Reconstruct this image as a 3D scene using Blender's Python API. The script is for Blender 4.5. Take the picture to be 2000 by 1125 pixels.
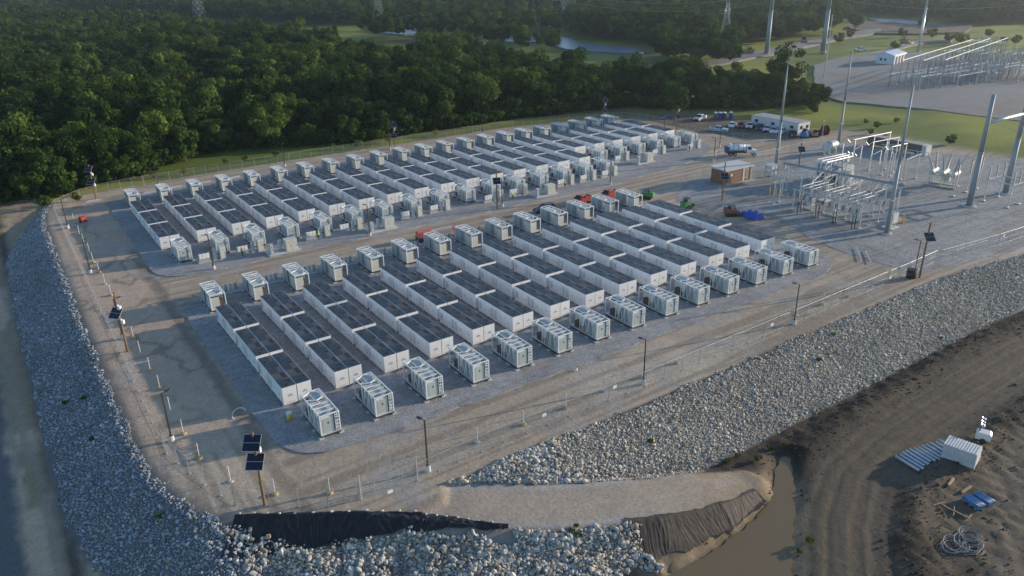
import bpy, math, random
import numpy as np
from mathutils import Vector, Matrix
random.seed(7)
rng = np.random.default_rng(7)
for _o in list(bpy.data.objects):
    bpy.data.objects.remove(_o)
S = bpy.context.scene
COL = S.collection
R = math.radians

# ------------------------------------------------------------------ camera
CAM = np.array([-21.8326, -82.1182, 49.3681])
YAW, PIT, ROL, FPX = 0.5924, 0.4036, -0.0183, 1507.98
def cam_axes():
    cy, sy, cp, sp = math.cos(YAW), math.sin(YAW), math.cos(PIT), math.sin(PIT)
    f = np.array([sy*cp, cy*cp, -sp]); r = np.array([cy, -sy, 0.0]); u = np.cross(r, f)
    c, s = math.cos(ROL), math.sin(ROL)
    return r*c+u*s, -r*s+u*c, f
CR, CU, CF = cam_axes()
cd = bpy.data.cameras.new('camera')
cd.sensor_width = 36.0
cd.lens = FPX/2000*36
cd.clip_start = 0.5
cd.clip_end = 8000
cam = bpy.data.objects.new('camera', cd)
COL.objects.link(cam)
cam.matrix_world = Matrix(((CR[0], CU[0], -CF[0], CAM[0]), (CR[1], CU[1], -CF[1], CAM[1]), (CR[2], CU[2], -CF[2], CAM[2]), (0, 0, 0, 1)))
S.camera = cam
S.render.resolution_x, S.render.resolution_y = 1024, 576

# ------------------------------------------------------------------ light
SUN_EL, SUN_AZ = 11.5, -15.0          # azimuth from +x, anticlockwise
W = bpy.data.worlds.new('World'); S.world = W; W.use_nodes = True
nt = W.node_tree; nt.nodes.clear()
sky = nt.nodes.new('ShaderNodeTexSky'); sky.sky_type = 'NISHITA'; sky.sun_disc = False
sky.sun_elevation = R(SUN_EL); sky.sun_rotation = R(90-SUN_AZ)
sky.altitude = 100; sky.air_density = 1.0; sky.dust_density = 0.3; sky.ozone_density = 2.6
bg = nt.nodes.new('ShaderNodeBackground'); bg.inputs[1].default_value = 0.15
wo = nt.nodes.new('ShaderNodeOutputWorld')
nt.links.new(sky.outputs[0], bg.inputs[0]); nt.links.new(bg.outputs[0], wo.inputs[0])
sl = bpy.data.lights.new('sun', 'SUN'); sl.energy = 3.9; sl.angle = R(0.6); sl.color = (1.0, 0.83, 0.64)
so = bpy.data.objects.new('sun', sl); COL.objects.link(so)
sd = Vector((math.cos(R(SUN_EL))*math.cos(R(SUN_AZ)), math.cos(R(SUN_EL))*math.sin(R(SUN_AZ)), math.sin(R(SUN_EL))))
so.rotation_euler = (-sd).to_track_quat('-Z', 'Y').to_euler()
so.location = sd*400
S.view_settings.view_transform = 'Standard'; S.view_settings.look = 'None'
S.view_settings.gamma = 1; S.view_settings.use_curve_mapping = False
S.view_settings.exposure = 0.66

# ------------------------------------------------------------------ helpers
def g(px, py, z=0.0):
    """ground point (at height z) that the photograph shows at px, py"""
    d = CF + (px-1000)/FPX*CR - (py-562.5)/FPX*CU
    t = (z-CAM[2])/d[2]
    p = CAM+t*d
    return (float(p[0]), float(p[1]))
def topz(x, y, py):
    """height of the point above x, y that stands on photograph row py"""
    lo, hi = -5.0, 90.0
    for _ in range(50):
        m = (lo+hi)/2
        d = np.array([x, y, m])-CAM
        yy = 562.5-FPX*(d@CU)/(d@CF)
        if yy > py: lo = m
        else: hi = m
    return lo

def vnoise(x, y, seed=0):
    t = np.random.default_rng(seed).random((256, 256))
    xi = np.floor(x).astype(int); yi = np.floor(y).astype(int)
    fx = x-xi; fy = y-yi
    fx = fx*fx*(3-2*fx); fy = fy*fy*(3-2*fy)
    a = t[xi & 255, yi & 255]; b = t[(xi+1) & 255, yi & 255]
    c = t[xi & 255, (yi+1) & 255]; d = t[(xi+1) & 255, (yi+1) & 255]
    return (a*(1-fx)+b*fx)*(1-fy)+(c*(1-fx)+d*fx)*fy
def fbm(x, y, seed=0, oct=4):
    s = 0; a = 0.5; n = 0
    for i in range(oct):
        s = s+a*vnoise(x*2**i, y*2**i, seed+i); n += a; a *= 0.5
    return s/n
def poly_sd(x, y, poly):
    """signed distance to a polygon, positive inside"""
    x = np.asarray(x, float); y = np.asarray(y, float)
    d = np.full(x.shape, 1e9); ins = np.zeros(x.shape, bool)
    n = len(poly)
    for i in range(n):
        ax, ay = poly[i]; bx, by = poly[(i+1) % n]
        ex, ey = bx-ax, by-ay
        t = np.clip(((x-ax)*ex+(y-ay)*ey)/(ex*ex+ey*ey+1e-12), 0, 1)
        d = np.minimum(d, np.hypot(x-ax-t*ex, y-ay-t*ey))
        c = ((ay > y) != (by > y))
        with np.errstate(divide='ignore', invalid='ignore'):
            xx = (bx-ax)*(y-ay)/(by-ay+1e-30)+ax
        ins ^= c & (x < xx)
    return np.where(ins, d, -d)
def line_d(x, y, pts):
    """distance to a polyline and parameter along it (0..len(pts)-1)"""
    d = np.full(np.shape(x), 1e9); tt = np.zeros(np.shape(x))
    for i in range(len(pts)-1):
        ax, ay = pts[i][:2]; bx, by = pts[i+1][:2]
        ex, ey = bx-ax, by-ay
        t = np.clip(((x-ax)*ex+(y-ay)*ey)/(ex*ex+ey*ey), 0, 1)
        q = np.hypot(x-ax-t*ex, y-ay-t*ey)
        m = q < d
        d = np.where(m, q, d); tt = np.where(m, i+t, tt)
    return d, tt
def sstep(a, b, x):
    t = np.clip((x-a)/(b-a), 0, 1); return t*t*(3-2*t)

def np_mesh(name, V, F, attrs=None, smooth=False):
    V = np.asarray(V, np.float32); F = np.asarray(F, np.int32)
    me = bpy.data.meshes.new(name)
    me.vertices.add(len(V)); me.vertices.foreach_set('co', V.ravel())
    k = F.shape[1]
    me.loops.add(F.size); me.loops.foreach_set('vertex_index', F.ravel())
    me.polygons.add(len(F)); me.polygons.foreach_set('loop_start', np.arange(0, F.size, k, dtype=np.int32))
    try: me.polygons.foreach_set('loop_total', np.full(len(F), k, np.int32))
    except Exception: pass
    me.polygons.foreach_set('use_smooth', np.full(len(F), smooth, bool))
    for an, col in (attrs or {}).items():
        col = np.asarray(col, np.float32)
        if col.ndim == 2:
            a = me.attributes.new(an, 'FLOAT_COLOR', 'POINT')
            if col.shape[1] == 3: col = np.hstack([col, np.ones((len(col), 1), np.float32)])
            a.data.foreach_set('color', col.ravel())
        else:
            a = me.attributes.new(an, 'FLOAT', 'POINT'); a.data.foreach_set('value', col)
    me.update(calc_edges=True)
    return me

class MB:
    """collects simple solids and links them as ONE mesh object"""
    def __init__(s): s.v = []; s.f = []; s.m = []
    def add(s, vs, fs, mi=0):
        n = len(s.v); s.v += [tuple(p) for p in vs]
        s.f += [tuple(i+n for i in f) for f in fs]; s.m += [mi]*len(fs); return s
    def box(s, x0, x1, y0, y1, z0, z1, mi=0):
        return s.hexa([(x0, y0, z0), (x1, y0, z0), (x1, y1, z0), (x0, y1, z0), (x0, y0, z1), (x1, y0, z1), (x1, y1, z1), (x0, y1, z1)], mi)
    def hexa(s, v, mi=0):
        return s.add(v, [(3, 2, 1, 0), (4, 5, 6, 7), (0, 1, 5, 4), (1, 2, 6, 5), (2, 3, 7, 6), (3, 0, 4, 7)], mi)
    def taper(s, x0, x1, y0, y1, z0, X0, X1, Y0, Y1, z1, mi=0):
        return s.hexa([(x0, y0, z0), (x1, y0, z0), (x1, y1, z0), (x0, y1, z0), (X0, Y0, z1), (X1, Y0, z1), (X1, Y1, z1), (X0, Y1, z1)], mi)
    def cyl(s, p0, p1, r0, r1=None, n=8, mi=0):
        r1 = r0 if r1 is None else r1
        p0 = Vector(p0); p1 = Vector(p1); a = (p1-p0).normalized()
        b = a.orthogonal().normalized(); c = a.cross(b)
        vs = []
        for p, r in ((p0, r0), (p1, r1)):
            for i in range(n):
                t = 2*math.pi*i/n; vs.append(p+(b*math.cos(t)+c*math.sin(t))*r)
        fs = [(i, (i+1) % n, n+(i+1) % n, n+i) for i in range(n)]
        fs += [tuple(range(n-1, -1, -1)), tuple(range(n, 2*n))]
        return s.add(vs, fs, mi)
    def tube(s, pts, r, n=6, mi=0):
        pts = [Vector(p) for p in pts]; vs = []; m = len(pts)
        up = Vector((0, 0, 1))
        for i, p in enumerate(pts):
            d = (pts[min(i+1, m-1)]-pts[max(i-1, 0)]).normalized()
            b = d.cross(up)
            if b.length < 1e-3: b = d.orthogonal()
            b.normalize(); c = b.cross(d)
            for k in range(n):
                t = 2*math.pi*k/n; vs.append(p+(b*math.cos(t)+c*math.sin(t))*r)
        fs = [(i*n+k, i*n+(k+1) % n, (i+1)*n+(k+1) % n, (i+1)*n+k) for i in range(m-1) for k in range(n)]
        fs += [tuple(range(n-1, -1, -1)), tuple(range((m-1)*n, m*n))]
        return s.add(vs, fs, mi)
    def bar(s, p0, p1, w, h=None, mi=0):
        h = w if h is None else h
        p0 = Vector(p0); p1 = Vector(p1); a = (p1-p0).normalized()
        b = a.cross(Vector((0, 0, 1)))
        if b.length < 1e-3: b = Vector((1, 0, 0))
        b.normalize(); c = b.cross(a)
        vs = [p+b*i*w/2+c*j*h/2 for p in (p0, p1) for i, j in ((-1, -1), (1, -1), (1, 1), (-1, 1))]
        return s.add(vs, [(0, 1, 2, 3), (7, 6, 5, 4), (0, 4, 5, 1), (1, 5, 6, 2), (2, 6, 7, 3), (3, 7, 4, 0)], mi)
    def prof(s, pr, x0, x1, mi=0):
        """profile of (y, z) points pulled along x"""
        n = len(pr); vs = [(x0, y, z) for y, z in pr]+[(x1, y, z) for y, z in pr]
        fs = [(i, (i+1) % n, n+(i+1) % n, n+i) for i in range(n)]+[tuple(range(n-1, -1, -1)), tuple(range(n, 2*n))]
        return s.add(vs, fs, mi)
    def prism(s, poly, z0, z1, mi=0):
        n = len(poly); vs = [(x, y, z0) for x, y in poly]+[(x, y, z1) for x, y in poly]
        fs = [(i, (i+1) % n, n+(i+1) % n, n+i) for i in range(n)]+[tuple(range(n-1, -1, -1)), tuple(range(n, 2*n))]
        return s.add(vs, fs, mi)
    def ball(s, c, r, n=8, m=5, sz=1.0, mi=0):
        vs = []
        for j in range(1, m):
            a = math.pi*j/m
            for i in range(n):
                t = 2*math.pi*i/n
                vs.append((c[0]+r*math.sin(a)*math.cos(t), c[1]+r*math.sin(a)*math.sin(t), c[2]+r*sz*math.cos(a)))
        vs += [(c[0], c[1], c[2]+r*sz), (c[0], c[1], c[2]-r*sz)]
        T, B = len(vs)-2, len(vs)-1
        fs = [(j*n+i, (j+1)*n+i, (j+1)*n+(i+1) % n, j*n+(i+1) % n) for j in range(m-2) for i in range(n)]
        fs += [(T, i, (i+1) % n) for i in range(n)]+[(B, (m-2)*n+(i+1) % n, (m-2)*n+i) for i in range(n)]
        return s.add(vs, fs, mi)
    def mesh(s, name, mats, smooth=False, bevel=0):
        me = bpy.data.meshes.new(name); me.from_pydata(s.v, [], s.f)
        for m in (mats if isinstance(mats, (list, tuple)) else [mats]): me.materials.append(m)
        if any(s.m): me.polygons.foreach_set('material_index', s.m)
        if smooth: me.polygons.foreach_set('use_smooth', [len(f) == 4 for f in s.f])
        me.update()
        return me
    def build(s, name, mats, parent=None, smooth=False):
        o = bpy.data.objects.new(name, s.mesh(name, mats, smooth)); COL.objects.link(o)
        if parent is not None: o.parent = parent
        return o
def put(name, me, parent=None, loc=None, rz=0):
    o = bpy.data.objects.new(name, me); COL.objects.link(o)
    if parent is not None: o.parent = parent
    if loc is not None: o.location = loc
    if rz: o.rotation_euler.z = rz
    return o
USED = {}
def tag(o, label, cat, group=None):
    if group is None and label in USED: print('DUPLICATE LABEL', label)
    USED[label] = 1
    o['label'] = label; o['category'] = cat
    if group: o['group'] = group
    return o
def thing(name, label, cat, loc=(0, 0, 0), rz=0.0, group=None):
    o = bpy.data.objects.new(name, None); COL.objects.link(o)
    o.empty_display_size = 0.2
    o.location = loc; o.rotation_euler.z = rz
    return tag(o, label, cat, group)
def copy_tree(o, parent=None):
    c = o.copy(); COL.objects.link(c); c.parent = parent
    for ch in o.children: copy_tree(ch, c)
    return c
def clone(root, label, loc, rz=0.0, group=None):
    c = copy_tree(root); c.location = loc; c.rotation_euler.z = rz
    USED[label] = USED.get(label, 0)+1
    c['label'] = label
    if group: c['group'] = group
    return c
def kind(o, k): o['kind'] = k; return o
ORD = ['first', 'second', 'third', 'fourth', 'fifth', 'sixth', 'seventh', 'eighth', 'ninth', 'tenth', 'eleventh', 'twelfth', 'thirteenth', 'fourteenth', 'fifteenth', 'sixteenth', 'seventeenth', 'eighteenth', 'nineteenth', 'twentieth', 'twenty-first', 'twenty-second', 'twenty-third', 'twenty-fourth', 'twenty-fifth', 'twenty-sixth', 'twenty-seventh', 'twenty-eighth', 'twenty-ninth', 'thirtieth', 'thirty-first', 'thirty-second']

# ------------------------------------------------------------------ materials
MATS = {}
def mat(name, c, rough=0.6, metal=0.0, var=0.12, scale=1.5, obj_var=0.06, dirt=None, dirt_scale=0.6, dirt_amt=0.45, spec=0.5, bump=0.0, bscale=20.0):
    if name in MATS: return MATS[name]
    m = bpy.data.materials.new(name); m.use_nodes = True; MATS[name] = m
    t = m.node_tree; N = t.nodes; L = t.links
    b = N['Principled BSDF']
    b.inputs['Roughness'].default_value = rough; b.inputs['Metallic'].default_value = metal
    b.inputs['Specular IOR Level'].default_value = spec
    geo = N.new('ShaderNodeNewGeometry')
    no = N.new('ShaderNodeTexNoise'); no.inputs['Scale'].default_value = scale; no.inputs['Detail'].default_value = 6
    no.inputs['Roughness'].default_value = 0.65
    L.new(geo.outputs['Position'], no.inputs['Vector'])
    oi = N.new('ShaderNodeObjectInfo')
    mr = N.new('ShaderNodeMapRange'); mr.inputs[1].default_value = 0.25; mr.inputs[2].default_value = 0.75
    mr.inputs[3].default_value = 1-var; mr.inputs[4].default_value = 1+var
    L.new(no.outputs[0], mr.inputs[0])
    mo = N.new('ShaderNodeMapRange'); mo.inputs[3].default_value = 1-obj_var; mo.inputs[4].default_value = 1+obj_var
    L.new(oi.outputs['Random'], mo.inputs[0])
    mu = N.new('ShaderNodeMath'); mu.operation = 'MULTIPLY'
    L.new(mr.outputs[0], mu.inputs[0]); L.new(mo.outputs[0], mu.inputs[1])
    vm = N.new('ShaderNodeVectorMath'); vm.operation = 'SCALE'; vm.inputs[0].default_value = c[:3]
    L.new(mu.outputs[0], vm.inputs['Scale'])
    out = vm.outputs[0]
    if dirt is not None:
        n2 = N.new('ShaderNodeTexNoise'); n2.inputs['Scale'].default_value = dirt_scale; n2.inputs['Detail'].default_value = 8
        n2.inputs['Roughness'].default_value = 0.7
        L.new(geo.outputs['Position'], n2.inputs['Vector'])
        r2 = N.new('ShaderNodeMapRange'); r2.inputs[1].default_value = 0.48; r2.inputs[2].default_value = 0.72
        r2.inputs[4].default_value = dirt_amt
        L.new(n2.outputs[0], r2.inputs[0])
        mx = N.new('ShaderNodeMix'); mx.data_type = 'RGBA'
        L.new(r2.outputs[0], mx.inputs[0]); L.new(out, mx.inputs[6]); mx.inputs[7].default_value = (*dirt, 1)
        out = mx.outputs[2]
    L.new(out, b.inputs['Base Color'])
    if bump:
        n3 = N.new('ShaderNodeTexNoise'); n3.inputs['Scale'].default_value = bscale; n3.inputs['Detail'].default_value = 5
        L.new(geo.outputs['Position'], n3.inputs['Vector'])
        bp = N.new('ShaderNodeBump'); bp.inputs['Strength'].default_value = bump; bp.inputs['Distance'].default_value = 0.1
        L.new(n3.outputs[0], bp.inputs['Height']); L.new(bp.outputs[0], b.inputs['Normal'])
    return m
DUST = (0.36, 0.30, 0.23)
WHITE = mat('white_paint', (0.80, 0.80, 0.79), 0.45, var=0.03, dirt=(0.50, 0.46, 0.40), dirt_scale=0.9, dirt_amt=0.32)
SEAM = mat('panel_seam', (0.42, 0.43, 0.44), 0.6)
ROOFD = mat('roof_deck_grey', (0.078, 0.080, 0.083), 0.5, var=0.2, scale=1.2, dirt=(0.13, 0.12, 0.11), dirt_scale=0.35, dirt_amt=0.4, bump=0.15)
ROOFP = mat('roof_panel_dark', (0.033, 0.040, 0.050), 0.42, var=0.2, scale=2.0, dirt=(0.09, 0.085, 0.08), dirt_scale=0.5, dirt_amt=0.3)
BLACK = mat('black_rubber', (0.018, 0.018, 0.02), 0.7)
LOGO = mat('logo_grey', (0.10, 0.10, 0.11), 0.6)
FRAME = mat('frame_white_steel', (0.74, 0.75, 0.74), 0.45, var=0.05)
GREYC = mat('cabinet_grey_green', (0.48, 0.515, 0.50), 0.5, var=0.05, dirt=(0.40, 0.38, 0.33), dirt_amt=0.2)
GREYD = mat('cabinet_blue_grey', (0.30, 0.35, 0.36), 0.55, var=0.08)
BEIGE = mat('cabinet_beige', (0.56, 0.56, 0.49), 0.5, var=0.05)
STEEL = mat('galvanised_steel', (0.44, 0.46, 0.47), 0.45, metal=0.35, var=0.10)
STEELL = mat('aluminium_bus', (0.56, 0.57, 0.57), 0.35, metal=0.4, var=0.04)
STEELB = mat('weathered_steel_blue', (0.25, 0.29, 0.32), 0.6, metal=0.2, var=0.08)
DARKST = mat('dark_steel', (0.05, 0.05, 0.055), 0.5, var=0.1)
BRONZE = mat('dark_bronze_paint', (0.030, 0.026, 0.024), 0.5, var=0.1)
CONC = mat('concrete', (0.42, 0.40, 0.37), 0.85, var=0.12, scale=3, dirt=(0.30, 0.26, 0.21))
CONCW = mat('concrete_pale', (0.55, 0.54, 0.52), 0.85, var=0.1, scale=3)
WOOD = mat('pole_wood', (0.20, 0.125, 0.065), 0.8, var=0.25, scale=5)
TIMBER = mat('sawn_timber', (0.42, 0.31, 0.19), 0.8, var=0.2, scale=4)
SOLAR = mat('solar_cells', (0.012, 0.015, 0.032), 0.25, var=0.15)
ALU = mat('aluminium_trim', (0.6, 0.6, 0.6), 0.4, metal=0.5)
GLASS = mat('dark_glass', (0.02, 0.025, 0.03), 0.12, var=0.05)
CHROME = mat('wheel_alloy', (0.45, 0.45, 0.46), 0.35, metal=0.7)
PORC = mat('porcelain_grey', (0.33, 0.35, 0.36), 0.3, var=0.05)
PORCB = mat('porcelain_brown', (0.13, 0.065, 0.04), 0.3)
YELLOW = mat('safety_yellow', (0.75, 0.48, 0.03), 0.5, var=0.05)
PVC = mat('white_plastic', (0.74, 0.74, 0.72), 0.4, var=0.04)
def wire_mat():
    """chain link seen from afar: mostly open, a little zinc wire"""
    m = bpy.data.materials.new('chain_link'); m.use_nodes = True
    t = m.node_tree; N = t.nodes; L = t.links
    b = N['Principled BSDF']; b.inputs['Base Color'].default_value = (0.42, 0.43, 0.43, 1); b.inputs['Roughness'].default_value = 0.5
    tr = N.new('ShaderNodeBsdfTransparent'); mx = N.new('ShaderNodeMixShader'); mx.inputs[0].default_value = 0.07
    L.new(tr.outputs[0], mx.inputs[1]); L.new(b.outputs[0], mx.inputs[2]); L.new(mx.outputs[0], N['Material Output'].inputs[0])
    return m
LINK = wire_mat()
# ------------------------------------------------------------------ terrain
PLAT = [(-15.3, -2), (-14.3, -8), (-12.7, -13.2), (-10.7, -16.5), (-6.4, -19.5), (-0.6, -23.2), (4.3, -26.7), (7.0, -26.2), (8.4, -24.1), (38, -24.3), (102, -24.1), (124, -27.0), (200, -29), (420, -60), (3500, -400), (3500, 3500), (-2500, 3500), (-2500, 150), (-60, 138), (-24, 129), (-15, 123.5), (-12.8, 117), (-14.6, 110), (-15.5, 100), (-15.7, 60), (-15.6, 20)]
RAMP = [(2, -23, -0.12), (9, -27.8, -0.55), (16, -32.2, -1.2), (25, -36.0, -2.0), (32, -37.9, -2.7), (37.3, -38.9, -3.4)]
RZ = np.array([p[2] for p in RAMP]); RW = np.array([2.2, 3.2, 3.4, 3.3, 2.9, 1.9])
SHEET1 = [(-10.7, -16.5), (-6.4, -19.5), (-0.6, -23.2), (4.3, -26.9), (7.2, -29.6), (10.6, -32.6)]
SHEET2 = [(21.0, -37.6), (25.0, -39.1), (29.5, -40.4), (33.5, -40.8), (37.0, -40.6)]
POND = [(18, -50), (19.5, -43.6), (23.5, -43.6), (28.0, -43.6), (33.0, -43.2), (38.5, -41.8), (41.5, -39.6), (45.0, -37.4), (46.2, -38.2), (41.8, -42.0), (38.6, -44.6), (35.0, -47.0), (30.5, -50.5), (27, -54)]
HAUL = [g(1650, 1180, -4), g(1642, 1020, -4), g(1668, 930, -4), g(1740, 862, -4), g(1830, 800, -4), g(1920, 742, -4), g(2000, 695, -4), g(2200, 600, -4)]
HAUL2 = [g(1985, 1300, -4), g(1978, 1000, -4), g(1980, 860, -4), g(2010, 760, -4), g(2100, 700, -4)]
def z_low(x, y):
    return (-3.75-0.25*sstep(0, 30, x))*(1-sstep(-5, -9, x)*0.88*sstep(84, 120, y))
def hgt(x, y, fine=True):
    x = np.asarray(x, float); y = np.asarray(y, float)
    d = -poly_sd(x, y, PLAT)
    zp = -0.12-0.35*sstep(123, 128, y)*sstep(-40, 0, x)-0.3*sstep(152, 158, x)*sstep(54, 60, y)
    dd = np.maximum(d, 0)
    zs = zp-np.where(dd < 1.7, 0.13*dd, 0.221+0.42*(dd-1.7))
    zlow = z_low(x, y)
    # south-west corner under the black sheet: steep, then mounds of stone
    crn = sstep(-14, -10, x)*sstep(14, 9, x)*sstep(-14, -17, y)
    mound = (fbm(x*0.33+3, y*0.33, 31, 3)-0.45)*2.4
    zc = zp-np.where(dd < 2.6, 0.62*dd, 1.61+0.22*(dd-2.6)-mound*sstep(2.6, 4.5, dd))
    zs = np.where(d > 0, zs*(1-crn)+zc*crn, zs)
    dr, t = line_d(x, y, RAMP)
    zr0 = np.interp(t, np.arange(len(RZ)), RZ); rw = np.interp(t, np.arange(len(RW)), RW)
    o = np.maximum(dr-rw, 0)
    zr = zr0-np.where(o < 2.4, 0.6*o, 1.44+0.25*(o-2.4)-mound*sstep(2.4, 4.4, o)*sstep(22, 18, x))
    z = np.maximum(np.maximum(zs, zr), zlow)
    if fine:
        low = (z < zlow+0.02) & (d > 0.5)
        lump = (fbm(x*1.2, y*1.2, 51, 4)-0.5)*0.42+(fbm(x*0.12, y*0.12, 55, 3)-0.5)*0.3
        dh, _ = line_d(x, y, HAUL)
        berm = 0.35*np.exp(-((dh-6.4)/1.6)**2)*(0.7+0.6*fbm(x*1.2, y*1.2, 58, 3))
        rut = -0.09*(np.exp(-((dh-1.3)/0.35)**2)+np.exp(-((dh-2.9)/0.4)**2)+np.exp(-((dh-4.4)/0.35)**2))
        flat = sstep(4.8, 7.0, dh)
        mudz = (lump*(0.25+0.75*flat)+berm+rut)
        sp = poly_sd(x, y, POND)
        edge = sstep(-2.2, 0.4, sp)
        z = np.where(low & (x > 12), z+mudz*(1-edge), z)
        z = np.where(low & (x <= 12) & (x < -20), z+(fbm(x*0.5, y*0.5, 61, 3)-0.5)*0.25, z)
        z = z-0.45*edge*low
        z = np.where(d <= 0, z+(fbm(x*0.35, y*0.35, 66, 3)-0.5)*0.10*sstep(0, -2, d), z)
    return z
def hz(x, y):
    return float(hgt(np.array([x]), np.array([y]))[0])
def geo_axis(a, b, dense, grow, lo, hi):
    c = list(np.arange(a, b+1e-6, dense)); s = dense
    p = a; L_ = []
    while p > lo: s *= grow; p -= s; L_.append(p)
    s = dense; p = b; R_ = []
    while p < hi: s *= grow; p += s; R_.append(p)
    return np.array(L_[::-1]+c+R_)
gx = geo_axis(-33, 100, 0.45, 1.10, -3000, 4200)
gy = np.concatenate([geo_axis(-64, -12, 0.4, 1.14, -600, -12.0)[:], np.arange(-11.6, 53, 0.45), geo_axis(53.5, 126, 0.8, 1.10, 53.5, 4000)])
GX, GY = np.meshgrid(gx, gy, indexing='ij')
x, y = GX.ravel(), GY.ravel()
z = hgt(x, y)
d = -poly_sd(x, y, PLAT)
z = np.where((d < 0) & (np.hypot(x-90, y-40) > 330), z+(fbm(x*0.004, y*0.004, 71, 3)-0.5)*0.6-0.25, z)
def lerp(a, b, t): return a*(1-t)[:, None]+np.array(b)[None]*t[:, None]
n1 = fbm(x*0.05, y*0.05, 1); n2 = fbm(x*0.5, y*0.5, 5); n3 = fbm(x*0.012, y*0.012, 9, 3)
col = np.tile(np.array([[0.115, 0.150, 0.022]]), (len(x), 1))                       # meadow
col = lerp(col, (0.24, 0.25, 0.032), sstep(0.42, 0.62, n1))
col = lerp(col, (0.155, 0.130, 0.065), sstep(0.56, 0.70, n3)*0.8)
PADDIRT = [(-19, -24), (-19, 100), (-17, 112), (-12, 119), (-3, 120.3), (6, 121.8), (25, 122.8), (117, 122.6), (150, 112), (158, 105), (157, 80), (190, 56), (200, -29), (9, -25.5), (7, -28.5), (3, -27.5), (-3, -24)]
sp = poly_sd(x, y, PADDIRT)+(n2-0.5)*2.0
tan = np.tile(np.array([[0.41, 0.33, 0.243]]), (len(x), 1))
tan = lerp(tan, (0.46, 0.38, 0.29), sstep(0.45, 0.65, n1))
trk_s = fbm(x*0.035+2*np.sin(y*.1), y*1.25, 15, 2); trk_w = fbm(x*1.25, y*0.035, 17, 2)
trk = np.where(x < -4, trk_w, trk_s)
tan = lerp(tan, (0.225, 0.18, 0.135), sstep(0.52, 0.58, trk)*0.6)
west = sstep(-2.5, -4.5, x)*sstep(-6, 0, y)
tan = lerp(tan, (0.475, 0.36, 0.265), west*0.85)
stain = sstep(0.035, 0.012, np.abs(fbm(x*0.16, y*0.10, 23, 3)-0.5))*west
tan = lerp(tan, (0.15, 0.125, 0.10), stain*0.6*sstep(0.4, 0.6, fbm(x*0.08, y*0.05, 29, 2)))
gut = np.exp(-((x+4.6+(n2-0.5)*1.2)/0.8)**2)*sstep(45, 40, np.abs(y-30))*sstep(-9, -6, y)
tan = lerp(tan, (0.14, 0.115, 0.09), np.clip(gut*0.9, 0, 0.6))
inner = np.exp(-((y-46+(n1-0.5)*3)/2.0)**2)*sstep(-3, 2, x)
tan = lerp(tan, (0.33, 0.255, 0.18), inner*0.5)
tan = lerp(tan, (0.36, 0.34, 0.31), sstep(0.55, 0.75, fbm(x*0.22, y*0.22, 33, 3))*0.5)
w = sstep(-0.4, 0.4, sp)
col = col*(1-w)[:, None]+tan*w[:, None]
# everything outside the platform edge
out = sstep(0.0, 0.5, d)
mud = np.tile(np.array([[0.058, 0.045, 0.033]]), (len(x), 1))
mud = lerp(mud, (0.120, 0.096, 0.068), sstep(0.48, 0.62, fbm(x*0.16, y*0.16, 41, 4)))
dh, _ = line_d(x, y, HAUL); dh2, _ = line_d(x, y, HAUL2)
mud = lerp(mud, (0.150, 0.117, 0.080), sstep(5.2, 3.2, dh+(n2-0.5)*2.5)*0.85)
mud = lerp(mud, (0.165, 0.135, 0.098), sstep(3.4, 1.8, dh2+(n2-0.5)*2)*0.8)
for off, wd in ((0.2, .2), (1.1, .3), (1.9, .22), (2.8, .35), (3.6, .25), (4.4, .4)):
    mud = lerp(mud, (0.085, 0.068, 0.052), np.exp(-((dh-off+(n2-.5)*.5)/wd)**2)*0.75)
mud = lerp(mud, (0.030, 0.024, 0.018), np.exp(-((dh-6.6+(n2-0.5)*2)/1.9)**2)*0.92)
STORE = [g(1735, 880, -4), g(1850, 835, -4), g(1950, 850, -4), g(1965, 1090, -4), g(1830, 1080, -4), g(1770, 980, -4)]
mud = lerp(mud, (0.130, 0.104, 0.072), sstep(-1.5, 1.5, poly_sd(x, y, STORE)+(n2-0.5)*4)*0.75)
ps = poly_sd(x, y, POND)
mud = lerp(mud, (0.27, 0.205, 0.125), sstep(-2.6, -0.6, ps+(n2-.5)*1.5)*sstep(46, 40, x)*0.8)
mud = lerp(mud, (0.13, 0.108, 0.075), sstep(-0.5, 0.4, ps)*0.9)
lw = np.tile(np.array([[0.53, 0.385, 0.265]]), (len(x), 1))
lw = lerp(lw, (0.29, 0.215, 0.135), sstep(0.50, 0.55, fbm(x*0.10+2, y*0.06, 45, 4))*0.85)
lw = lerp(lw, (0.33, 0.275, 0.205), sstep(.5, .58, fbm(x*1.3, y*.05, 47, 2))*.7)
lw = lerp(lw, (0.075, 0.065, 0.052), np.exp(-((x+24.6+(n2-.5))/0.9)**2)*0.9)
lw = lerp(lw, (0.14, 0.14, 0.14), sstep(-28.2, -29.2, x+(n2-0.5)*1.5))
lw = lerp(lw, (0.36, 0.28, 0.18), sstep(98, 112, y)*sstep(.35, .6, n2))
lw = lerp(lw, (0.11, 0.12, 0.035), sstep(0.5, 0.62, n2)*sstep(118, 128, y))
lo_t = sstep(2, 14, x)
outc = lw*(1-lo_t)[:, None]+mud*lo_t[:, None]
dr, tt = line_d(x, y, RAMP); rw = np.interp(tt, np.arange(len(RW)), RW)
rc = np.tile(np.array([[0.345, 0.295, 0.240]]), (len(x), 1))
rc = lerp(rc, (0.30, 0.24, 0.165), sstep(24, 36, x)*sstep(.35, .6, n2))
rc = lerp(rc, (0.33, 0.32, 0.30), sstep(0.8, 0.2, np.abs(dr-rw+0.5))*sstep(30, 22, x))
for o_ in (0.5, 1.1, 1.9, 2.4): rc = lerp(rc, (0.25, 0.205, 0.155), np.exp(-((dr-o_+(n2-.5)*.3)/.2)**2)*0.35)
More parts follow.
